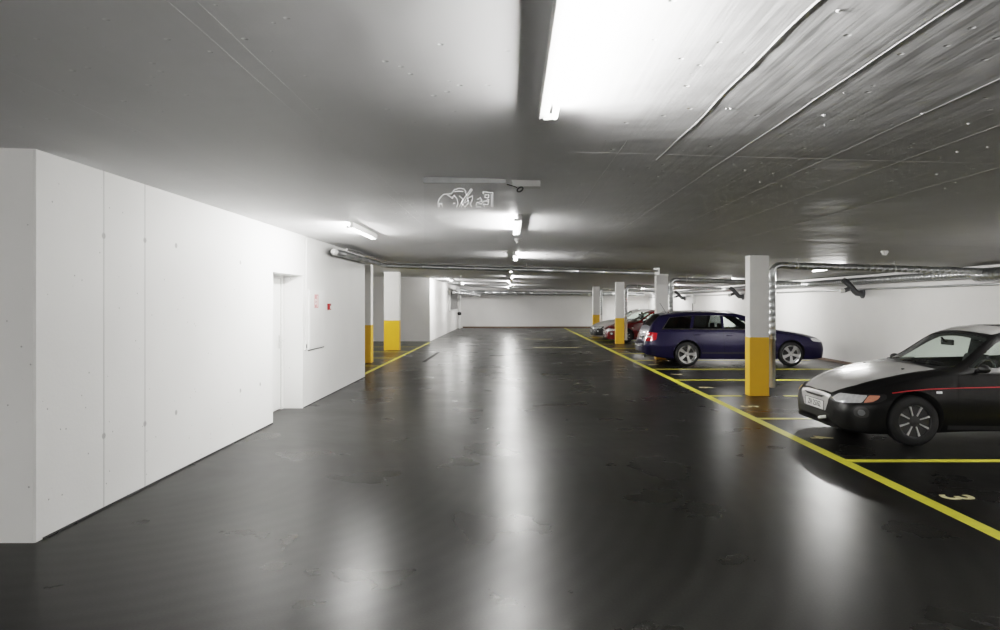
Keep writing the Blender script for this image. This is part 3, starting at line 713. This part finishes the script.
def make_wheel(parent, x, y, s, r, style, w=.19):
    """axle along Y; s = -1 outer face toward -y"""
    e = bpy.data.objects.new('wheel', None); COL.objects.link(e); e.parent = parent; e.location = (x, y, r); e.empty_display_size = .1
    e.rotation_euler = (0, random.uniform(0, 1), 0)
    h = w / 2; ri = r * (.75 if style == 'five' else .66)
    bm = bmesh.new()
    lathe(bm, [(-h, ri), (-h - .004, ri + .02), (-h * .98, r * .88), (-h * .78, r * .985), (-h * .5, r), (h * .5, r), (h * .78, r * .985), (h * .98, r * .88), (h + .004, ri + .02), (h, ri)], 48, 'Y', close=True)
    finish('tyre', bm, M['tyre'], e, smooth=True, angle=60)
    bm = bmesh.new(); yo = s * h
    lathe(bm, [(yo, ri + .004), (yo - s * .006, ri - .008), (yo - s * .03, ri - .016), (yo - s * .11, ri - .02), (yo - s * .11, .02), (yo - s * .12, .02), (yo - s * .12, ri + .002), (yo - s * .02, ri + .004)], 40, 'Y', close=True)
    if style == 'cover': finish('wheel_cover', bm, M['rimdark'], e, smooth=True, angle=40)
    else: finish('rim', bm, M['alloy'] , e, smooth=True, angle=40)
    # dark brake disc behind
    bm = bmesh.new(); lathe(bm, [(yo - s * .085, ri * .8), (yo - s * .105, ri * .8)], 28, 'Y'); finish('brake_disc', bm, M['rimdark'], e)
    ns = 5 if style == 'five' else 8
    bm = bmesh.new()
    for k in range(ns):
        t = 2 * PI * k / ns
        ca, sa = math.cos(t), math.sin(t)
        def P(rad, lat, yy): return bm.verts.new((rad * ca - lat * sa, yy, rad * sa + lat * ca))
        if style == 'five':
            R = [(.03, .034, .030), (ri * .45, .034, .018), (ri * .75, .046, .014), (ri * .985, .072, .010)]
            lats = [(-1, 1)]
        else:
            R = [(ri * .34, .008, .010), (ri * .6, .008, .008), (ri * .93, .013, .006)]
            lats = [(-1, 1)]
        prev = None
        for rad, lw, dep in R:
            cur = [P(rad, -lw, yo - s * (dep + .012)), P(rad, -lw * .8, yo - s * dep), P(rad, lw * .8, yo - s * dep), P(rad, lw, yo - s * (dep + .012)), P(rad, lw * .8, yo - s * (dep + .03)), P(rad, -lw * .8, yo - s * (dep + .03))]
            if prev:
                for i in range(6): bm.faces.new((prev[i], prev[(i + 1) % 6], cur[(i + 1) % 6], cur[i]))
            else: bm.faces.new(cur)
            prev = cur
        bm.faces.new(prev)
    finish('spokes', bm, M['alloy'], e)
    bm = bmesh.new()
    if style == 'cover': lathe(bm, [(yo - s * .012, .001), (yo - s * .012, .030), (yo - s * .02, ri * .34), (yo - s * .05, ri * .36), (yo - s * .06, .001)], 24, 'Y')
    else: lathe(bm, [(yo - s * .02, .001), (yo - s * .018, .026), (yo - s * .024, .05), (yo - s * .07, .055), (yo - s * .08, .001)], 24, 'Y')
    finish('hub_cap', bm, M['rimdark'] if style == 'cover' else M['alloy'], e, smooth=True, angle=40)
    if style == 'cover':   # dark disc between the bright spokes
        bm = bmesh.new(); lathe(bm, [(yo - s * .022, ri * .98), (yo - s * .05, ri * .98)], 32, 'Y'); finish('cover_disc', bm, M['rimdark'], e)
    else:
        bm = bmesh.new()
        for k in range(5):
            t = 2 * PI * (k + .5) / 5; lathe(bm, [(yo - s * .014, .007), (yo - s * .03, .007)], 8, 'Y', origin=(.036 * math.cos(t), 0, .036 * math.sin(t)))
        finish('wheel_bolts', bm, M['rimdark'], e)
    return e

def make_car(sp, label, loc, flip, scale=1.0):
    root = empty(sp['name'], loc, label, 'car', rz=PI if flip else 0); root.scale = (scale,) * 3
    L = sp['L']; paint = sp['paint']; blk = M['mattegrey']
    full = shell_bm(sp); bvh = BVHTree.FromBMesh(full)
    body = finish('body', full, paint, root, smooth=True, fixn=False)
    body.parent = None
    # hollow cabin, wheel wells, window openings
    boolean(body, shell_bm(sp, .055, sp['cab'][0], sp['cab'][1], .32, .045, n=44, sub=4), M['cabin'])
    for (wx, r) in ((sp['wx'][0], sp['ar']), (sp['wx'][1], sp['ar'])):
        for s in (-1, 1):
            bm = bmesh.new(); a, b_ = sorted((s * (sp['W'] - .27), s * (sp['W'] + .3)))
            lathe(bm, [(a, r), (b_, r)], 48, 'Y', origin=(wx, 0, sp['r'] + .015)); bmesh.ops.recalc_face_normals(bm, faces=bm.faces)
            boolean(body, bm, M['well'])
    wins = []
    for (nm, poly, rnd, mat) in sp['side']:
        pl = round_poly(poly, rnd); boolean(body, prism_bm(pl, 'near', -1.6, 1.6), M['cabin'])
        wins.append((nm, pl, mat))
    for (nm, poly, mat) in sp['topwin']:
        pl = round_poly(poly, .04); boolean(body, prism_bm(pl, 'top', -1.8, -sp['beltcut']), M['cabin']); wins.append((nm, pl, mat))
    me = body.data
    for p in me.polygons: p.use_smooth = True
    me.set_sharp_from_angle(angle=math.radians(32))
    body.parent = root
    for nm, pl, mat in wins:
        if nm in ('windshield', 'rear_window'): patch(nm, pl, 'top', bvh, -.006, mat, root, grid=.08)
        else:
            for s in ('near', 'off'): patch(nm, pl, s, bvh, -.006, mat, root, grid=.1)
    sides = ('near', 'off')
    for k, poly in enumerate(sp.get('roof', [])): patch(poly[0], poly[1], 'top', bvh, poly[3], poly[2], root, rnd=.05, grid=.08)
    for item in sp.get('patches', []):
        nm, poly, proj, off, mat, rnd = item[:6]
        o = patch(nm, poly, proj, bvh, off, mat, root, rnd=rnd, grid=item[6] if len(item) > 6 else .04)
        if len(item) > 7: o['label'] = item[7]
    for item in sp.get('side_patches', []):
        nm, poly, off, mat, rnd = item
        for s in sides: patch(nm, poly, s, bvh, off, mat, root, rnd=rnd)
    for nm, pts, w, off, mat in sp.get('side_lines', []):
        for s in sides: line_patch(nm, pts, w, s, bvh, off, mat, root)
    for wx in sp['wx']:
        for s in (-1, 1): make_wheel(root, wx, s * (sp['W'] - .115), s, sp['r'], sp['style'])
    # door mirrors
    mx, mz = sp['mir']
    for s in (-1, 1):
        bm = bmesh.new(); y = s * (sp['W'] + .07)
        m4 = Matrix.Translation((mx, y, mz)) @ Matrix.Diagonal((.05, .09, .048, 1))
        bmesh.ops.create_uvsphere(bm, u_segments=16, v_segments=10, radius=1, matrix=m4)
        for v in bm.verts:
            if v.co.x > mx + .02: v.co.x = mx + .02
        tube(bm, [(mx, s * (sp['W'] - .09), mz - .035), (mx, y - s * .03, mz - .035)], .022, seg=8)
        mo = finish('door_mirror', bm, sp['mirmat'], root, smooth=True, angle=50)
        bm = bmesh.new(); lathe(bm, [(mx + .021, .001), (mx + .021, .040), (mx + .023, .040), (mx + .023, .001)], 16, 'X', origin=(0, y, mz)); 
        for v in bm.verts: v.co.y = y + (v.co.y - y) * 1.6
        finish('mirror_glass', bm, M['mirror'], mo)
    # handles
    for hx, hz in sp['handles']:
        for s in (-1, 1):
            hit = bvh.ray_cast(Vector((hx, s * 4, hz)), Vector((0, -s, 0)))[0]
            bm = bmesh.new(); y = hit.y
            box(bm, hx - .08, hx + .08, min(y - s * .01, y + s * .022), max(y - s * .01, y + s * .022), hz - .014, hz + .014, bev=.006)
            finish('door_handle', bm, sp['handlemat'], root)
    # seats, wheel, inner mirror
    for sx in sp['seats']:
        for s in (-1, 1):
            y = s * .34
            bm = bmesh.new(); box(bm, sx - .25, sx + .25, y - .24, y + .24, .33, .50, bev=.05)
            f0 = len(bm.verts); bm2 = bm
            vs0 = set(bm.verts); box(bm, sx + .19, sx + .31, y - .23, y + .23, .45, .98, bev=.05); nv = [v for v in bm.verts if v not in vs0]
            bmesh.ops.rotate(bm, cent=(sx + .25, y, .45), matrix=Matrix.Rotation(.25, 3, 'Y'), verts=nv)
            vs0 = set(bm.verts); box(bm, sx + .34, sx + .42, y - .12, y + .12, .97, 1.13, bev=.03)
            finish('seat', bm, M['cabin'], root, smooth=True, angle=40)
    bx_, bz = sp['dash']
    boxo('dashboard', (bx_ - .12, bx_ + .22, -.62, .62, .55, bz), M['cabin'], root, bev=.03)
    st = []
    cyy = sp.get('steer', -.34)
    for t in range(25):
        a = 2 * PI * t / 24; st.append((bx_ + .40 + .08 * math.sin(a), cyy + .18 * math.cos(a), bz - .02 + .165 * math.sin(a)))
    tubeo('steering_wheel', st, .014, M['dark'], root, bend=.005, seg=8)
    ix, iz = sp['inmir']
    bm = bmesh.new(); box(bm, ix, ix + .03, -.12, .12, iz - .035, iz + .035, bev=.012); tube(bm, [(ix, 0, iz), (ix - .06, 0, iz + .06)], .012, seg=6)
    finish('rear_view_mirror', bm, M['dark'], root)
    # plates
    for px, pz, face, txt in sp['plates']:
        hits = [bvh.ray_cast(Vector((face * 9, yy, zz)), Vector((-face, 0, 0)))[0].x for yy in (-.2, 0, .2) for zz in (pz - .05, pz + .05)]
        px = max(hits) - .004 if face > 0 else min(hits) + .004
        bm = bmesh.new(); box(bm, min(px, px + face * .012), max(px, px + face * .012), -.26, .26, pz - .055, pz + .055, bev=.003)
        p = finish('license_plate', bm, M['platew'], root)
        bm = bmesh.new()
        x_ = px + face * .0125
        for d in ((-.262, -.256, -.058, .058), (.256, .262, -.058, .058), (-.262, .262, .053, .058), (-.262, .262, -.058, -.053)): box(bm, x_ - .003, x_ + .003, d[0], d[1], pz + d[2], pz + d[3])
        finish('plate_frame', bm, M['dark'], p)
        t = text_mesh('plate_lettering', txt, .095, M['dark'], p, (px + face * .0135, 0, pz), (PI / 2, 0, -PI / 2 if face < 0 else PI / 2), sx=.9)
    for wxp in sp.get('wipers', []):
        a, b_ = wxp
        p = [bvh.ray_cast(Vector((q[0], q[1], 4)), Vector((0, 0, -1)))[0] + Vector((-.008, 0, .018)) for q in (a, ((a[0] + b_[0]) / 2, (a[1] + b_[1]) / 2), b_)]
        tubeo('wiper', p, .006, M['dark'], root, seg=6)
    # underside pan so that no light leaks beneath the sills
    return root, bvh

def mk(keys): return [tuple(k) for k in keys]
M['blackpaint'] = simple('matte_black_car_paint', (0.006, 0.006, 0.0063), 0.36, coat=.10, spec=.3)
M['whitepaint'] = simple('light_silver_white_paint', (0.62, 0.61, 0.60), 0.26, .15, coat=.6)
M['redstripe'] = simple('red_pinstripe', (0.50, 0.03, 0.035), 0.4)
M['navy'] = simple('dark_violet_blue_paint', (0.012, 0.010, 0.040), 0.34, .1, coat=.2, spec=.35)
M['redpaint'] = simple('red_car_paint', (0.13, 0.005, 0.007), 0.25, coat=.9)
M['silverpaint'] = simple('silver_car_paint', (0.60, 0.60, 0.59), 0.28, .35, coat=.7)

coupeF = {
 'zb': [(0, .27), (.03, .20), (.12, .165), (.5, .16), (3.3, .17), (3.75, .24), (3.9, .34)],
 'wb': [(0, .44), (.03, .55), (.09, .63), (.2, .69), (.45, .75), (1, .77), (3.2, .77), (3.7, .70), (3.9, .55)],
 'wm': [(0, .48), (.03, .59), (.09, .68), (.2, .745), (.45, .81), (.9, .84), (3.2, .84), (3.65, .79), (3.9, .60)],
 'zm': [(0, .37), (.3, .44), (1, .50), (3.9, .5)],
 'ws': [(0, .42), (.03, .50), (.09, .57), (.2, .63), (.45, .70), (1, .77), (1.5, .80), (3.0, .79), (3.6, .70), (3.9, .5)],
 'zs': [(0, .46), (.03, .50), (.09, .535), (.2, .57), (.45, .655), (1, .775), (1.45, .825), (3, .87), (3.6, .84), (3.9, .72)],
 'wr': [(0, .36), (.1, .45), (.4, .57), (1, .655), (1.40, .70), (1.9, .60), (2.1, .565), (2.9, .55), (3.4, .55), (3.6, .58), (3.9, .42)],
 'zr': [(0, .50), (.03, .535), (.1, .575), (.4, .69), (1, .82), (1.35, .865), (1.45, .885), (2.02, 1.225), (2.3, 1.285), (2.7, 1.28), (3.2, 1.16), (3.6, .95), (3.9, .78)],
 'zt': [(0, .52), (.03, .565), (.1, .62), (.4, .735), (1, .855), (1.28, .89), (1.40, .945), (1.98, 1.28), (2.3, 1.345), (2.7, 1.345), (3.2, 1.22), (3.6, .99), (3.9, .8)]}
def wx_(x):      # shorter nose: the front overhang squeezed by .17
    return (x * (1.03 / 1.2)) if x < 1.2 else x - .17
coupeF = {k: [(wx_(a), b) for a, b in v] for k, v in coupeF.items()}
coupeF['zb'] = [(0, .24), (.03, .175), (.10, .145), (.4, .13), (.9, .14), (1.4, .16), (3.1, .17), (3.58, .24), (3.73, .34)]
coupeF['wb'] = [(0, .44), (.03, .57), (.08, .66), (.17, .73), (.35, .785), (.8, .79), (3.0, .78), (3.53, .70), (3.73, .55)]
def warp_spec(sp):
    wp = lambda poly: [(wx_(p[0]), p[1]) for p in poly]
    sp['L'] = 3.73; sp['cab'] = tuple(wx_(v) for v in sp['cab']); sp['wx'] = (.775, 3.19)
    sp['side'] = [(a, wp(b), c, d) for a, b, c, d in sp['side']]; sp['topwin'] = [(a, wp(b), c) for a, b, c in sp['topwin']]
    sp['mir'] = (wx_(sp['mir'][0]), sp['mir'][1]); sp['handles'] = [(wx_(a), b) for a, b in sp['handles']]; sp['seats'] = tuple(wx_(v) for v in sp['seats'])
    sp['dash'] = (wx_(sp['dash'][0]), sp['dash'][1]); sp['inmir'] = (wx_(sp['inmir'][0]), sp['inmir'][1])
    sp['wipers'] = [(( wx_(a[0]), a[1]), (wx_(b[0]), b[1])) for a, b in sp['wipers']]
    sp['roof'] = [(a, wp(b), c, d) for a, b, c, d in sp['roof']]
    sp['side_lines'] = [(a, wp(b), c, d, e) for a, b, c, d, e in sp['side_lines']]; sp['side_patches'] = [(a, wp(b), c, d, e) for a, b, c, d, e in sp['side_patches']]
    out = []
    for p in sp['patches']:
        q = list(p)
        if p[2] == 'top': q[1] = wp(p[1])
        elif p[2] in ('fn', 'fo'): q[1] = [(u * .965, v) for u, v in p[1]]
        out.append(tuple(q))
    sp['patches'] = out
    return sp
def coupe(name, paint, hoodmat, roofmat, twotone, plate, style='cover', glass='glass'):
    sp = dict(name=name, L=3.9, W=.84, f=coupeF, paint=paint, cab=(1.36, 3.45), wx=(.97, 3.385), r=.285, ar=.325, style=style, beltcut=.80,
              side=[('side_window', [(1.57, .875), (1.98, 1.15), (2.13, 1.215), (2.52, 1.235), (2.56, .90)], .03, M['glass']),
                    ('quarter_window', [(2.62, .90), (2.60, 1.23), (2.85, 1.205), (3.16, 1.08), (3.27, .93)], .03, M['glass'])],
              topwin=[('windshield', [(1.335, -.52), (1.30, -.2), (1.30, .2), (1.335, .52), (1.43, .685), (1.93, .572), (1.92, .0), (1.93, -.572), (1.43, -.685)], M['glass']),
                      ('rear_window', [(3.02, -.47), (3.02, .47), (3.46, .50), (3.50, 0), (3.46, -.50)], M['glass'])],
              mir=(1.66, .885), mirmat=M['dark'], handles=[(2.50, .74)], handlemat=M['dark'], seats=(2.05,), dash=(1.62, .80), inmir=(1.80, 1.135), plates=plate,
              wipers=[((1.33, -.10), (1.42, -.58)), ((1.32, .45), (1.38, -.05))])
    P = []
    hood = [(.045, -.37), (.022, 0), (.045, .37), (.30, .53), (.70, .615), (1.27, .665), (1.24, .40), (1.22, 0), (1.24, -.40), (1.27, -.665), (.70, -.615), (.30, -.53)]
    P.append(('hood', hood, 'top', .004, hoodmat, .02, .06))
    P.append(('cowl_panel', [(1.285, -.66), (1.25, -.40), (1.235, 0), (1.25, .40), (1.285, .66), (1.40, .68), (1.325, .50), (1.29, .2), (1.29, -.2), (1.325, -.50), (1.40, -.68)], 'top', .003, M['dark'], 0, .06))
    if twotone:
        P.append(('nose_panel', [(-.40, .53), (-.36, .43), (-.30, .33), (.30, .33), (.36, .43), (.40, .53), (.2, .545), (-.2, .545)], 'front', .005, hoodmat, .02, .03, 'white centre panel around the plate'))
    P.append(('grille', [(-.30, .507), (-.20, .478), (.20, .478), (.30, .507), (.2, .503), (-.2, .503)], 'front', .009, M['dark'], .01, .03))
    P.append(('bumper_lip', [(-.56, .165), (-.5, .21), (.5, .21), (.56, .165)], 'front', .018, M['mattegrey'], .01, .05))
    P.append(('lower_grille', [(-.42, .31), (-.36, .235), (.36, .235), (.42, .31)], 'front', .005, M['dark'], .02, .04))
    for s, pr, sg_ in ((-1, 'fn', 1), (1, 'fo', 1)):
        # in the corner projection u = (x - s*y)... u grows with x and with distance from the centre line
        P.append(('headlight_surround', [(.305, .505), (.40, .585), (.60, .575), (.92, .585), (.93, .535), (.86, .49), (.55, .455), (.38, .46)], pr, .003, M['dark'], .03, .03))
        P.append(('headlight', [(.335, .505), (.42, .562), (.60, .562), (.745, .565), (.70, .483), (.55, .47), (.40, .475)], pr, .010, M['lens'], .02, .03))
        P.append(('indicator_lamp', [(.755, .565), (.865, .567), (.85, .53), (.80, .497), (.715, .483)], pr, .010, M['amber'] if twotone else M['lens'], .015, .03))
        P.append(('fog_lamp_recess', [(.66, .44), (.62, .40), (.63, .34), (.70, .315), (.77, .33), (.78, .40), (.74, .44)], pr, .004, M['dark'], .02, .03))
        P.append(('fog_lamp', [(.675, .41), (.66, .375), (.68, .345), (.72, .34), (.745, .375), (.72, .41)], pr, .010, M['lens'] if not twotone else M['greypipe'], .02, .02))
    for pr in ('rn', 'ro'):
        a = 'rn' == pr
        u0 = (3.9 * c45)
    for pr, sgn_ in (('rear', -1), ('rear', 1)):
        P.append(('tail_light', [(sgn_ * .30, .74), (sgn_ * .50, .72), (sgn_ * .52, .60), (sgn_ * .30, .62)], 'rear', .006, M['redlens'], .02, .04))
    sp['patches'] = P
    sp['roof'] = [('roof_panel', [(2.0, -.53), (1.965, 0), (2.0, .53), (2.95, .50), (2.97, 0), (2.95, -.50)], roofmat, .004)]
    if twotone: sp['roof'].append(('sunroof', [(2.28, -.36), (2.28, .36), (2.70, .36), (2.70, -.36)], M['dark'], .010))
    sp['side_lines'] = [('door_seam', [(1.44, .82), (1.42, .60), (1.42, .28)], .008, .0015, M['well']), ('door_seam', [(2.60, .86), (2.66, .60), (2.62, .28)], .008, .0015, M['well']),
                        ('rocker_moulding', [(1.32, .215), (2.2, .205), (3.03, .215)], .05, .004, M['mattegrey'])]
    sp['side_patches'] = [('side_marker', [(1.17, .625), (1.24, .625), (1.24, .60), (1.17, .60)], .008, M['lens'], .006)]
    if twotone: sp['side_lines'].append(('pinstripe', [(.62, .600), (.80, .625), (1.1, .65), (1.5, .665), (2.2, .68), (3.0, .69), (3.7, .69)], .010, .003, M['redstripe']))
    else: sp['side_lines'].append(('side_moulding', [(1.4, .50), (2.2, .50), (2.98, .50)], .05, .004, M['mattegrey']))
    return warp_spec(sp)
spB = coupe('two_tone_hatchback', M['blackpaint'], M['whitepaint'], M['whitepaint'], True, [(-.004, .385, -1, 'ZH 25762')])
carB, bv = make_car(spB, 'black car with white bonnet, white roof and thin red stripe, nearest on the right', (3.765, 8.70, 0), False)
bm = bmesh.new(); tube(bm, [(.02, -.22, .245), (-.05, -.24, .235), (-.07, -.30, .25), (-.01, -.33, .262)], .02, seg=10, bend=.03)
finish('tow_hook', bm, M['platew'], carB, smooth=True, angle=50)
for s in (-1,):
    for (hx, hy) in ((.84, -.45), (.84, .45)):
        hp = bv.ray_cast(Vector((hx, hy, 3)), Vector((0, 0, -1)))[0]
        bm = bmesh.new(); box(bm, hp.x - .015, hp.x + .015, hp.y - .012, hp.y + .012, hp.z, hp.z + .014, bev=.004); finish('washer_nozzle', bm, M['dark'], carB)
# bumper lip
line_f = [(-.46, .20), (-.3, .185), (0, .18), (.3, .185), (.46, .20)]
# silver and red cars in the far bays
spS = coupe('silver_hatchback', M['silverpaint'], M['silverpaint'], M['silverpaint'], False, [(-.004, .385, -1, 'ZH 41830')])
for pr in ('fn', 'fo'):
    spS['patches'].insert(0, ('bumper', [(-.2, .19), (.2, .17), (.92, .18), (.94, .34), (.86, .50), (.3, .50), (-.2, .50)], pr, .003, M['dark'], .02, .05))
make_car(spS, 'silver car with black front bumper parked beyond the red car', (3.60, 31.75, 0), False, 1.0)
spR = coupe('red_hatchback', M['redpaint'], M['redpaint'], M['redpaint'], False, [(-.004, .385, -1, 'ZH 60914')])
make_car(spR, 'red car partly hidden by the column and the blue estate', (3.84, 29.15, 0), False, 1.0)

# the dark blue estate, nose to the right wall
wagF = {
 'zb': [(0, .32), (.04, .24), (.2, .19), (.6, .18), (4.1, .2), (4.6, .25), (4.8, .31), (4.92, .38)],
 'wb': [(0, .48), (.04, .62), (.1, .70), (.2, .76), (.5, .82), (1, .84), (4, .84), (4.5, .80), (4.75, .70), (4.86, .54), (4.92, .28)],
 'wm': [(0, .52), (.04, .66), (.1, .75), (.2, .81), (.5, .87), (1, .90), (4.1, .90), (4.5, .865), (4.7, .81), (4.80, .73), (4.88, .54), (4.92, .32)],
 'zm': [(0, .44), (.5, .54), (4.8, .56)],
 'ws': [(0, .48), (.04, .58), (.1, .66), (.2, .72), (.5, .78), (1.2, .83), (3.6, .84), (4.4, .80), (4.65, .74), (4.76, .66), (4.86, .50), (4.92, .28)],
 'zs': [(0, .58), (.05, .62), (.2, .68), (.5, .76), (1.2, .87), (1.6, .90), (3, .93), (4.5, .95), (4.68, .91), (4.76, .80), (4.82, .63), (4.92, .57)],
 'wr': [(0, .40), (.2, .55), (.6, .64), (1.3, .70), (1.6, .72), (2.1, .63), (2.5, .60), (4.0, .59), (4.4, .60), (4.6, .63), (4.72, .60), (4.80, .50), (4.92, .24)],
 'zr': [(0, .62), (.05, .67), (.15, .73), (.35, .79), (.8, .88), (1.3, .95), (1.5, .98), (2.15, 1.31), (2.5, 1.375), (3.2, 1.385), (4.1, 1.355), (4.38, 1.315), (4.54, 1.19), (4.68, 1.0), (4.75, .86), (4.81, .65), (4.92, .585)],
 'zt': [(0, .64), (.05, .70), (.15, .76), (.35, .82), (.8, .91), (1.3, .98), (1.42, 1.02), (2.1, 1.37), (2.5, 1.44), (3.2, 1.45), (4.1, 1.42), (4.42, 1.375), (4.56, 1.23), (4.69, 1.02), (4.76, .88), (4.81, .67), (4.92, .60)]}
P = []
P.append(('hood', [(.10, -.45), (.07, 0), (.10, .45), (.5, .62), (1.30, .70), (1.27, 0), (1.30, -.70), (.5, -.62)], 'top', .003, M['navy'], .03, .08))
for pr in ('fn', 'fo'):
    P.append(('headlight', [(.36, .66), (.50, .72), (.66, .735), (.88, .74), (.86, .66), (.5, .62)], pr, .006, M['lens'], .03, .03))
P.append(('grille', [(-.30, .66), (-.27, .48), (.27, .48), (.30, .66)], 'front', .006, M['dark'], .02, .04))
P.append(('lower_grille', [(-.5, .36), (-.45, .26), (.45, .26), (.5, .36)], 'front', .006, M['dark'], .02, .04))
P.append(('tailgate_seam', [(-.55, .60), (-.55, .59), (.55, .59), (.55, .60)], 'rear', .003, M['well'], 0, .06))
P.append(('rear_bumper_trim', [(-.62, .545), (-.62, .515), (.62, .515), (.62, .545)], 'rear', .006, M['chrome'], 0, .06))
for s in (-1, 1):
    P.append(('number_light_bar', [(s * .02, .845), (s * .02, .83), (s * .2, .83), (s * .2, .845)], 'rear', .006, M['chrome'], 0, .05))
for pr in ('rn', 'ro'):
    sg_ = 1 if pr == 'rn' else 1
# tail lights: corner projection u = (x + |y|)*c45 for 'rn' axes (A = (c,c)): u = c*(x + y) with y<0
for pr in ('rn', 'ro'):
    u = lambda x, y: c45 * (x - abs(y))
    P.append(('tail_light', [(u(4.80, .50), .66), (u(4.80, .50), .87), (u(4.70, .70), .90), (u(4.54, .83), .88), (u(4.56, .84), .70), (u(4.70, .76), .66)], pr, .006, M['redlens'], .02, .03))
    P.append(('reversing_lamp', [(u(4.78, .60), .76), (u(4.78, .60), .80), (u(4.66, .78), .80), (u(4.66, .78), .76)], pr, .010, M['lens'], .01, .03))
belt = [(1.62, .955), (3, .975), (4.47, .985)]
spA = dict(name='estate_car', L=4.92, W=.90, f=wagF, paint=M['navy'], cab=(1.45, 4.45), wx=(.98, 3.74), r=.322, ar=.365, style='five', beltcut=.90,
           side=[('front_window', [(1.83, .975), (2.10, 1.15), (2.30, 1.275), (2.42, 1.315), (2.72, 1.335), (2.74, .985)], .03, M['glass']),
                 ('rear_door_window', [(2.80, .985), (2.78, 1.335), (3.48, 1.33), (3.58, .99)], .03, M['glassdk']),
                 ('cargo_window', [(3.66, .99), (3.56, 1.33), (4.06, 1.295), (4.14, 1.275), (4.35, .995)], .03, M['glassdk'])],
           topwin=[('windshield', [(1.46, -.55), (1.42, 0), (1.46, .55), (1.60, .67), (2.05, .575), (2.06, 0), (2.05, -.575), (1.60, -.67)], M['glass']),
                   ('rear_window', [(4.37, -.52), (4.37, .52), (4.66, .56), (4.66, -.56)], M['glassdk'])],
           mir=(1.86, 1.0), mirmat=M['navy'], handles=[(2.62, .82), (3.48, .84)], handlemat=M['navy'], seats=(2.35, 3.25), dash=(1.78, .86), inmir=(2.02, 1.22), steer=-.36,
           plates=[(4.80, .74, 1, 'ZH 38275'), (-.006, .42, -1, 'ZH 38275')], patches=P,
           roof=[('sunroof', [(2.45, -.38), (2.45, .38), (2.9, .38), (2.9, -.38)], M['dark'], .004)],
           side_lines=[('door_seam', [(1.72, .95), (1.66, .75), (1.66, .32)], .008, .0015, M['well']), ('door_seam', [(2.77, .97), (2.77, .65), (2.75, .32)], .008, .0015, M['well']),
                       ('door_seam', [(3.62, .98), (3.56, .80), (3.34, .55), (3.32, .34)], .008, .0015, M['well']), ('side_moulding', [(1.36, .36), (2.4, .355), (3.35, .36)], .045, .006, M['mattegrey']),
                       ('window_chrome', [(1.80, .972), (2.75, .981), (3.65, .986), (4.37, .990)], .022, .006, M['chrome']), ('window_chrome', [(4.37, .990), (4.155, 1.285)], .022, .006, M['chrome']),
                       ('window_chrome', [(4.155, 1.285), (3.5, 1.345), (2.45, 1.335)], .010, .004, M['chrome'])],
           side_patches=[('side_marker', [(1.42, .72), (1.48, .72), (1.48, .70), (1.42, .70)], .006, M['lens'], .005), ('fuel_flap', [(4.0, .70), (4.16, .70), (4.16, .86), (4.0, .86)], .001, M['navy'], .03)])
carA, bv = make_car(spA, 'dark blue estate car parked nose to the right wall behind the column', (8.09, 18.74, 0), True, .965)
for s in (-1, 1):
    pts = [(2.45, s * .565, 1.42), (2.55, s * .565, 1.465), (4.05, s * .555, 1.445), (4.15, s * .555, 1.40)]
    tubeo('roof_rail', pts, .014, M['steel'], carA, bend=.04)
for (qx, qy) in ((4.12, .0),):
    q = bv.ray_cast(Vector((qx, qy, 3)), Vector((0, 0, -1)))[0]
    tubeo('antenna', [tuple(q), (qx + .16, qy, q.z + .26)], .005, M['dark'], carA, seg=6)
tubeo('exhaust_pipe', [(4.4, .45, .26), (4.82, .45, .25)], .028, M['steel'], carA)

# ------------------------------------------------------------------ camera, world, view
cam = bpy.data.cameras.new('camera'); co = bpy.data.objects.new('camera', cam); COL.objects.link(co)
co.location = (0, 0, CAM_H); co.rotation_euler = (PI / 2, 0, 0)
cam.sensor_width = 36; cam.lens = 25.2; cam.shift_x = -.012; cam.shift_y = -.012; cam.clip_start = .05; cam.clip_end = 200
bpy.context.scene.camera = co
w = bpy.data.worlds.new('world'); bpy.context.scene.world = w; w.use_nodes = True
w.node_tree.nodes['Background'].inputs[0].default_value = (.5, .5, .5, 1); w.node_tree.nodes['Background'].inputs[1].default_value = .05
sc = bpy.context.scene
sc.view_settings.view_transform = 'Filmic'; sc.view_settings.look = 'Medium High Contrast'; sc.view_settings.exposure = 1.42
sc.cycles.use_denoising = True
sc.cycles.max_bounces = 10; sc.cycles.diffuse_bounces = 6; sc.cycles.glossy_bounces = 5; sc.cycles.transparent_max_bounces = 16
sc.cycles.sample_clamp_indirect = 4.0
sc.cycles.caustics_reflective = False
